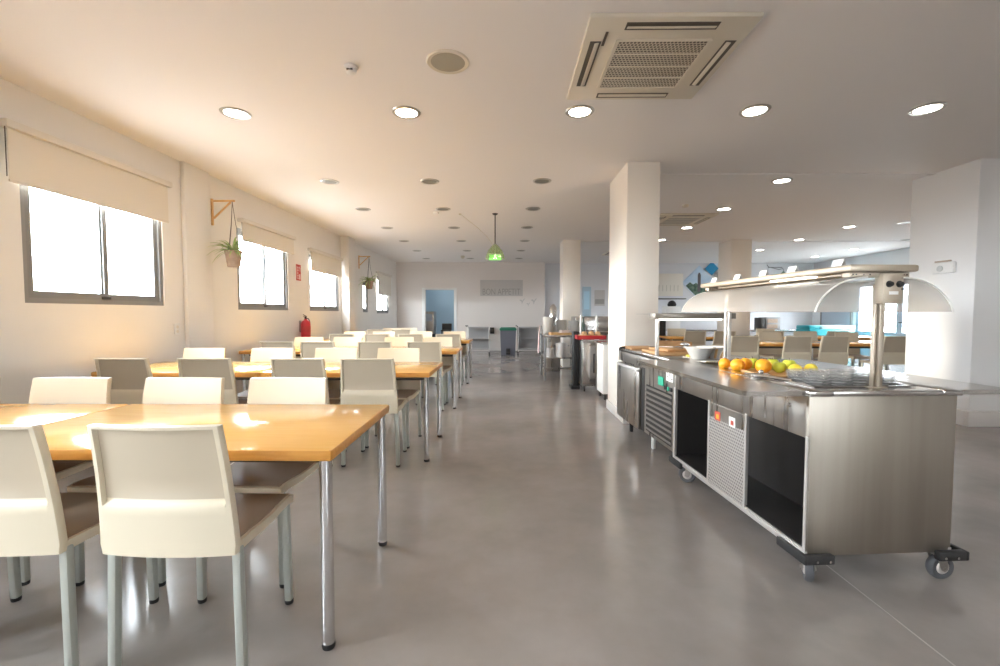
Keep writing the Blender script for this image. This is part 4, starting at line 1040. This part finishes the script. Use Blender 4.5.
for i, (dx, dy, dz) in enumerate([(-.13, -.05, .012), (-.03, -.05, .012), (.07, -.05, .012), (.17, -.05, .012), (-.13, .07, .012), (-.03, .07, .012), (.07, .07, .012), (.17, .07, .012), (-.08, 0, .062), (.03, .01, .062), (.13, 0, .062)]):
    o = MB().lathe([(0, 0), (.034, .002), (.046, .02), (.040, .042), (.022, .055), (0, .058)], (0, 0, 0), 16).build('bread_roll', 'crust', loc=(1.31 + dx, 6.93 + dy, .825 + dz), smooth=60)
    tag(o, 'round bread roll in the red tray, %s' % ['front row, leftmost', 'front row, second from left', 'front row, third from left', 'front row, rightmost', 'back row, leftmost', 'back row, second from left', 'back row, third from left', 'back row, rightmost', 'top left', 'top middle', 'top right'][i], 'bread roll', 'rolls in the red tray')
t = thing('glass_washer', (1.80, 9.15, 0), 0, 'tall grey dish machine standing behind the hot cupboard', 'machine')
MB().bb((-.42, -.3, .1), (.4, .3, .80), .008).build('lower_body', 'steel', t); MB().bb((-.40, -.28, .80), (.38, .3, 1.16), .02).build('hood', 'steel_top', t)
MB().tube([(-.36, -.30, .86), (-.36, -.35, .86), (.34, -.35, .86), (.34, -.30, .86)], .012, 8).build('hood_handle', 'chrome', t)
for sx in (-.37, .35):
    for sy in (-.25, .25): MB().cyl((sx, sy, 0), (sx, sy, .1), .02, seg=10).build('foot', 'black', t)
# cream cabinet on casters
t = thing('trolley_cabinet', (1.53, 6.42, 0), 0, 'cream trolley cabinet on casters behind the main column', 'cabinet')
MB().bb((-.16, -.2, .09), (.25, .2, .79), .008).build('body', 'wall', t); MB().bb((-.17, -.21, .79), (.26, .21, .815), .005).build('top', 'steel_top', t)
MB().bb((-.14, -.208, .12), (.23, -.2, .76), .003).build('door', 'wall', t)
for sx in (-.12, .21):
    for sy in (-.15, .15): MB().cyl((sx - .012, sy, .04), (sx + .012, sy, .04), .04, seg=14).bb((sx - .015, sy - .02, .045), (sx + .015, sy + .02, .09)).build('caster', 'rail', t)
t = thing('oil_bottle', (1.3, 7.40, .825), 0, 'dark green bottle standing behind the red tray', 'bottle')
MB().lathe([(0, 0), (.032, 0), (.034, .01), (.034, .2), (.014, .26), (.013, .31), (0, .31)], (0, 0, 0), 20).build('glass', mat('green_bottle', (.05, .08, .06), .2), t); MB().cyl((0, 0, .31), (0, 0, .335), .015).build('cap', 'black', t)
# light switch on main column
t = thing('light_switch', (1.33, 5.46, 1.475), 0, 'white light switch plate on the main column', 'switch')
MB().bb((-.012, -.075, -.085), (0, .075, .085), .003).build('plate', 'paper', t); MB().bb((-.017, -.04, -.05), (-.012, .04, .055), .002).build('rocker', mat('switch_tan', (.62, .47, .36), .5), t)
# emergency light on the pier
t = thing('emergency_light', (5.06, 5.2, 1.77), 0, 'white emergency light box on the white pier', 'light')
MB().bb((-.04, -.13, -.085), (0, .13, .04), .012).build('housing', 'white', t); MB().cyl((-.04, .02, -.03), (-.05, .02, -.03), .034, seg=20).build('lens', mat('emergency_lens', (.55, .56, .55), .3), t)
MB().bb((-.03, -.07, .046), (0, .10, .062)).build('wall_clip', mat('clip_tan', (.45, .36, .28), .5), t)

# ------------------------------------------------------------------ far right: kitchen side
YW = YF + .4
t = thing('menu_board', (5.25, YW - .006, 1.79), 0, 'cream board on the back wall right of the main column', 'board')
MB().bb((-.85, -.08, 0), (.63, 0, .74), .005).build('panel', 'blind', t)
s = MB()
for k in range(9): s.bb((-.55 + .125 * k, -.085, .16), (-.53 + .125 * k, -.08, .36))
s.build('raised_strokes', mat('stroke_tan', (.56, .51, .44), .6), t, smooth=0)
t = thing('shelf', (5.3, YW - .12, 1.68), 0, 'dark shelf on the back wall under the cream board', 'shelf')
MB().bb((-.85, -.12, 0), (.63, .12, .03)).build('plank', 'rail', t, smooth=0)
def diamond(x, z, h, m, lab, y=YW - .006):
    t = thing('diamond_poster', (x, y, z), 0, lab, 'poster', 'diamond posters on the back wall')
    MB().prism([(-h, 0), (0, -h), (h, 0), (0, h)], 0, .02, mt=Matrix.Rotation(R(90), 4, 'X')).build('print', m, t, smooth=0)
    return t
p = diamond(6.43, 2.23, .57, 'poster_sky', 'large pale blue diamond poster with a dark tower')
s = MB(); s.bb((-.05, -.024, -.30), (.05, -.02, .28)); s.bb((-.03, -.024, .28), (.03, -.02, .33)); s.build('tower_shape', 'poster_dark', p, smooth=0)
s = MB(); s.prism([(-.42, -.08), (-.30, .02), (-.2, -.06), (-.1, .0), (0, -.1), (.12, -.06), (.2, -.16), (.36, -.18), (0, -.54), (-.44, -.10)], .02, .023, mt=Matrix.Rotation(R(90), 4, 'X')); s.build('foliage_shape', 'poster_green', p, smooth=0)
diamond(6.83, 2.70, .225, 'poster_blue', 'small deep blue diamond poster above the tower poster', YW - .03)
diamond(7.13, 2.47, .235, 'poster_stone', 'small stone coloured diamond poster right of the blue one', YW - .03)
diamond(9.2, 2.2, .42, 'poster_green', 'dark green diamond poster seen above the cart canopy')
t = thing('framed_notice', (3.15, YW, 1.47), 0, 'grey notice panel on the back wall between the columns', 'sign')
MB().bb((-.17, -.02, 0), (.17, 0, .52)).build('panel', 'sign', t, smooth=0); MB().bb((-.15, -.025, .06), (.15, -.02, .22)).build('dark_band', 'letters', t, smooth=0)
t = thing('door_2', (2.72, YW, 0), kind='structure')
MB().bb((-.14, -.03, 0), (.14, 0, 2.1)).build('door_leaf', 'blue_wall', t, smooth=0); MB().bb((-.09, -.035, 1.35), (.09, -.03, 1.95)).build('pane', mat('door_glass_blue', (.50, .72, .85), .2), t, smooth=0)
t = thing('back_counter', (6.7, 13.6, 0), 0, 'long low counter along the back wall', 'counter')
MB().bb((-1.7, -.3, .08), (1.9, .3, .69)).build('body', 'wall_cool', t, smooth=0); MB().bb((-1.75, -.33, .69), (1.95, .33, .73), .004).build('worktop', 'steel_top', t); MB().bb((-1.65, -.25, 0), (1.85, .28, .08)).build('plinth', 'rail', t, smooth=0)
t = thing('toaster_oven', (7.95, 13.5, .73), 0, 'grey toaster oven with shelves on the back counter', 'oven')
MB().bb((-.20, -.2, 0), (.22, .2, .37), .01).build('body', 'alu', t)
for k in range(2): MB().bb((-.16, -.205, .05 + .16 * k), (.14, -.2, .16 + .16 * k)).build('shelf_opening', 'pot', t, smooth=0)
MB().bb((-.34, -.18, .0), (-.21, .18, .36), .01).build('side_module', 'rail', t)
t = thing('coffee_grinder', (5.0, 13.5, .73), 0, 'white machine with a black dome on the back counter', 'machine')
MB().bb((-.2, -.16, 0), (.24, .2, .70), .02).build('body', 'white', t); MB().lathe([(0, .70), (.11, .70), (.13, .75), (.10, .83), (.05, .87), (0, .88)], (.03, 0, 0), 24).build('hopper', 'black', t)
t = thing('bar_fridge', (3.45, 9.95 + .9, 0), 0, 'black bottle cooler with white marks behind the heated shelf', 'cooler')
MB().bb((-.35, -.3, 0), (.35, .3, 1.08), .01).build('body', 'black', t); MB().bb((-.30, -.306, .3), (.3, -.3, 1.0)).build('door', 'dark_in', t)
s = MB(); s.prism([(-.18, .80), (-.05, .98), (.02, .84), (.10, .96), (.2, .80), (.12, .80), (.08, .88), (.0, .76), (-.06, .88), (-.12, .80)], .306, .310, mt=Matrix.Rotation(R(90), 4, 'X')); s.build('white_marks', 'paper', t, smooth=0)
t = thing('wooden_crate', (3.1, 8.35, 0), 0, 'brown wooden crate seen under the heated shelf', 'crate')
b = MB()
for z in (.02, .2, .38, .56):
    for y in (-.24, .23): b.bb((-.3, y, z), (.3, y + .015, z + .14))
    for x in (-.3, .285): b.bb((x, -.225, z), (x + .015, .23, z + .14))
b.bb((-.285, -.225, .02), (.285, .23, .035)); b.build('slats', 'board', t, smooth=0)
b = MB()
for x in (-.275, .255):
    for y in (-.22, .2): b.bb((x, y, 0), (x + .025, y + .025, .7))
b.build('corner_posts', 'wood', t, smooth=0)
t = thing('teal_counter', (9.05, 12.7, 0), 0, 'teal fronted display counter with pale glass top at the far right', 'counter')
MB().bb((-.62, -.3, 0), (.62, .3, .78), .01).build('front_body', 'teal', t); MB().bb((-.28, -.31, .79), (.62, .31, .88), .004).build('glass_top', 'teal_lt', t); MB().bb((-.62, -.28, .78), (-.30, .28, .88), .02).build('side_box', 'teal', t)
t = thing('wall_shutter', (XR, 13.82, 1.05), 0, 'grey blue shutter panel on the right wall by the teal counter', 'shutter')
MB().bb((-.03, -.62, -.25), (0, .62, .25)).build('panel', 'grey_door', t, smooth=0)
for y0 in (-.64, .60): MB().bb((-.05, y0, -.28), (0, y0 + .04, .28)).build('guide_rail', 'alu', t, smooth=0)
t = thing('cable_cluster', (8.95, YW, 2.72), 0, 'thin grey cable tray with wires high on the back wall', 'cable')
MB().bb((-.25, -.03, 0), (.2, 0, .025)).build('tray', 'alu', t, smooth=0); MB().tube([(-.3, -.02, .1), (-.25, -.02, .03), (.1, -.03, -.06), (.22, -.03, -.02), (.25, -.02, -.10)], .008, 6).build('wire', 'rail', t)
# socket pair on left wall near pilaster
t = thing('wall_socket', (XL, 4.74, 1.06), 0, 'pale wall socket low on the wall beneath the nearest window', 'socket')
MB().bb((0, -.04, -.06), (.012, .04, .06), .004).build('plate', 'white', t); MB().cyl((.012, 0, .02), (.014, 0, .02), .018).cyl((.012, 0, -.028), (.014, 0, -.028), .018).build('inserts', 'blind', t)

# ------------------------------------------------------------------ camera and view
cam = bpy.data.cameras.new('camera'); co = bpy.data.objects.new('camera', cam); col.objects.link(co)
cam.sensor_width = 36; cam.lens = 36 * .445; cam.clip_start = .05; cam.clip_end = 100
co.location = (0, 0, 1.23); co.rotation_euler = (R(90 - 2.573), 0, R(.643))
sc.camera = co
vs = sc.view_settings
vs.view_transform = 'Standard'; vs.look = 'None'; vs.gamma = 1; vs.use_curve_mapping = False; vs.exposure = 1.45
sc.cycles.max_bounces = 10; sc.cycles.diffuse_bounces = 6; sc.cycles.transparent_max_bounces = 96; sc.cycles.sample_clamp_indirect = 8
sc.cycles.use_denoising = True; sc.cycles.caustics_reflective = False
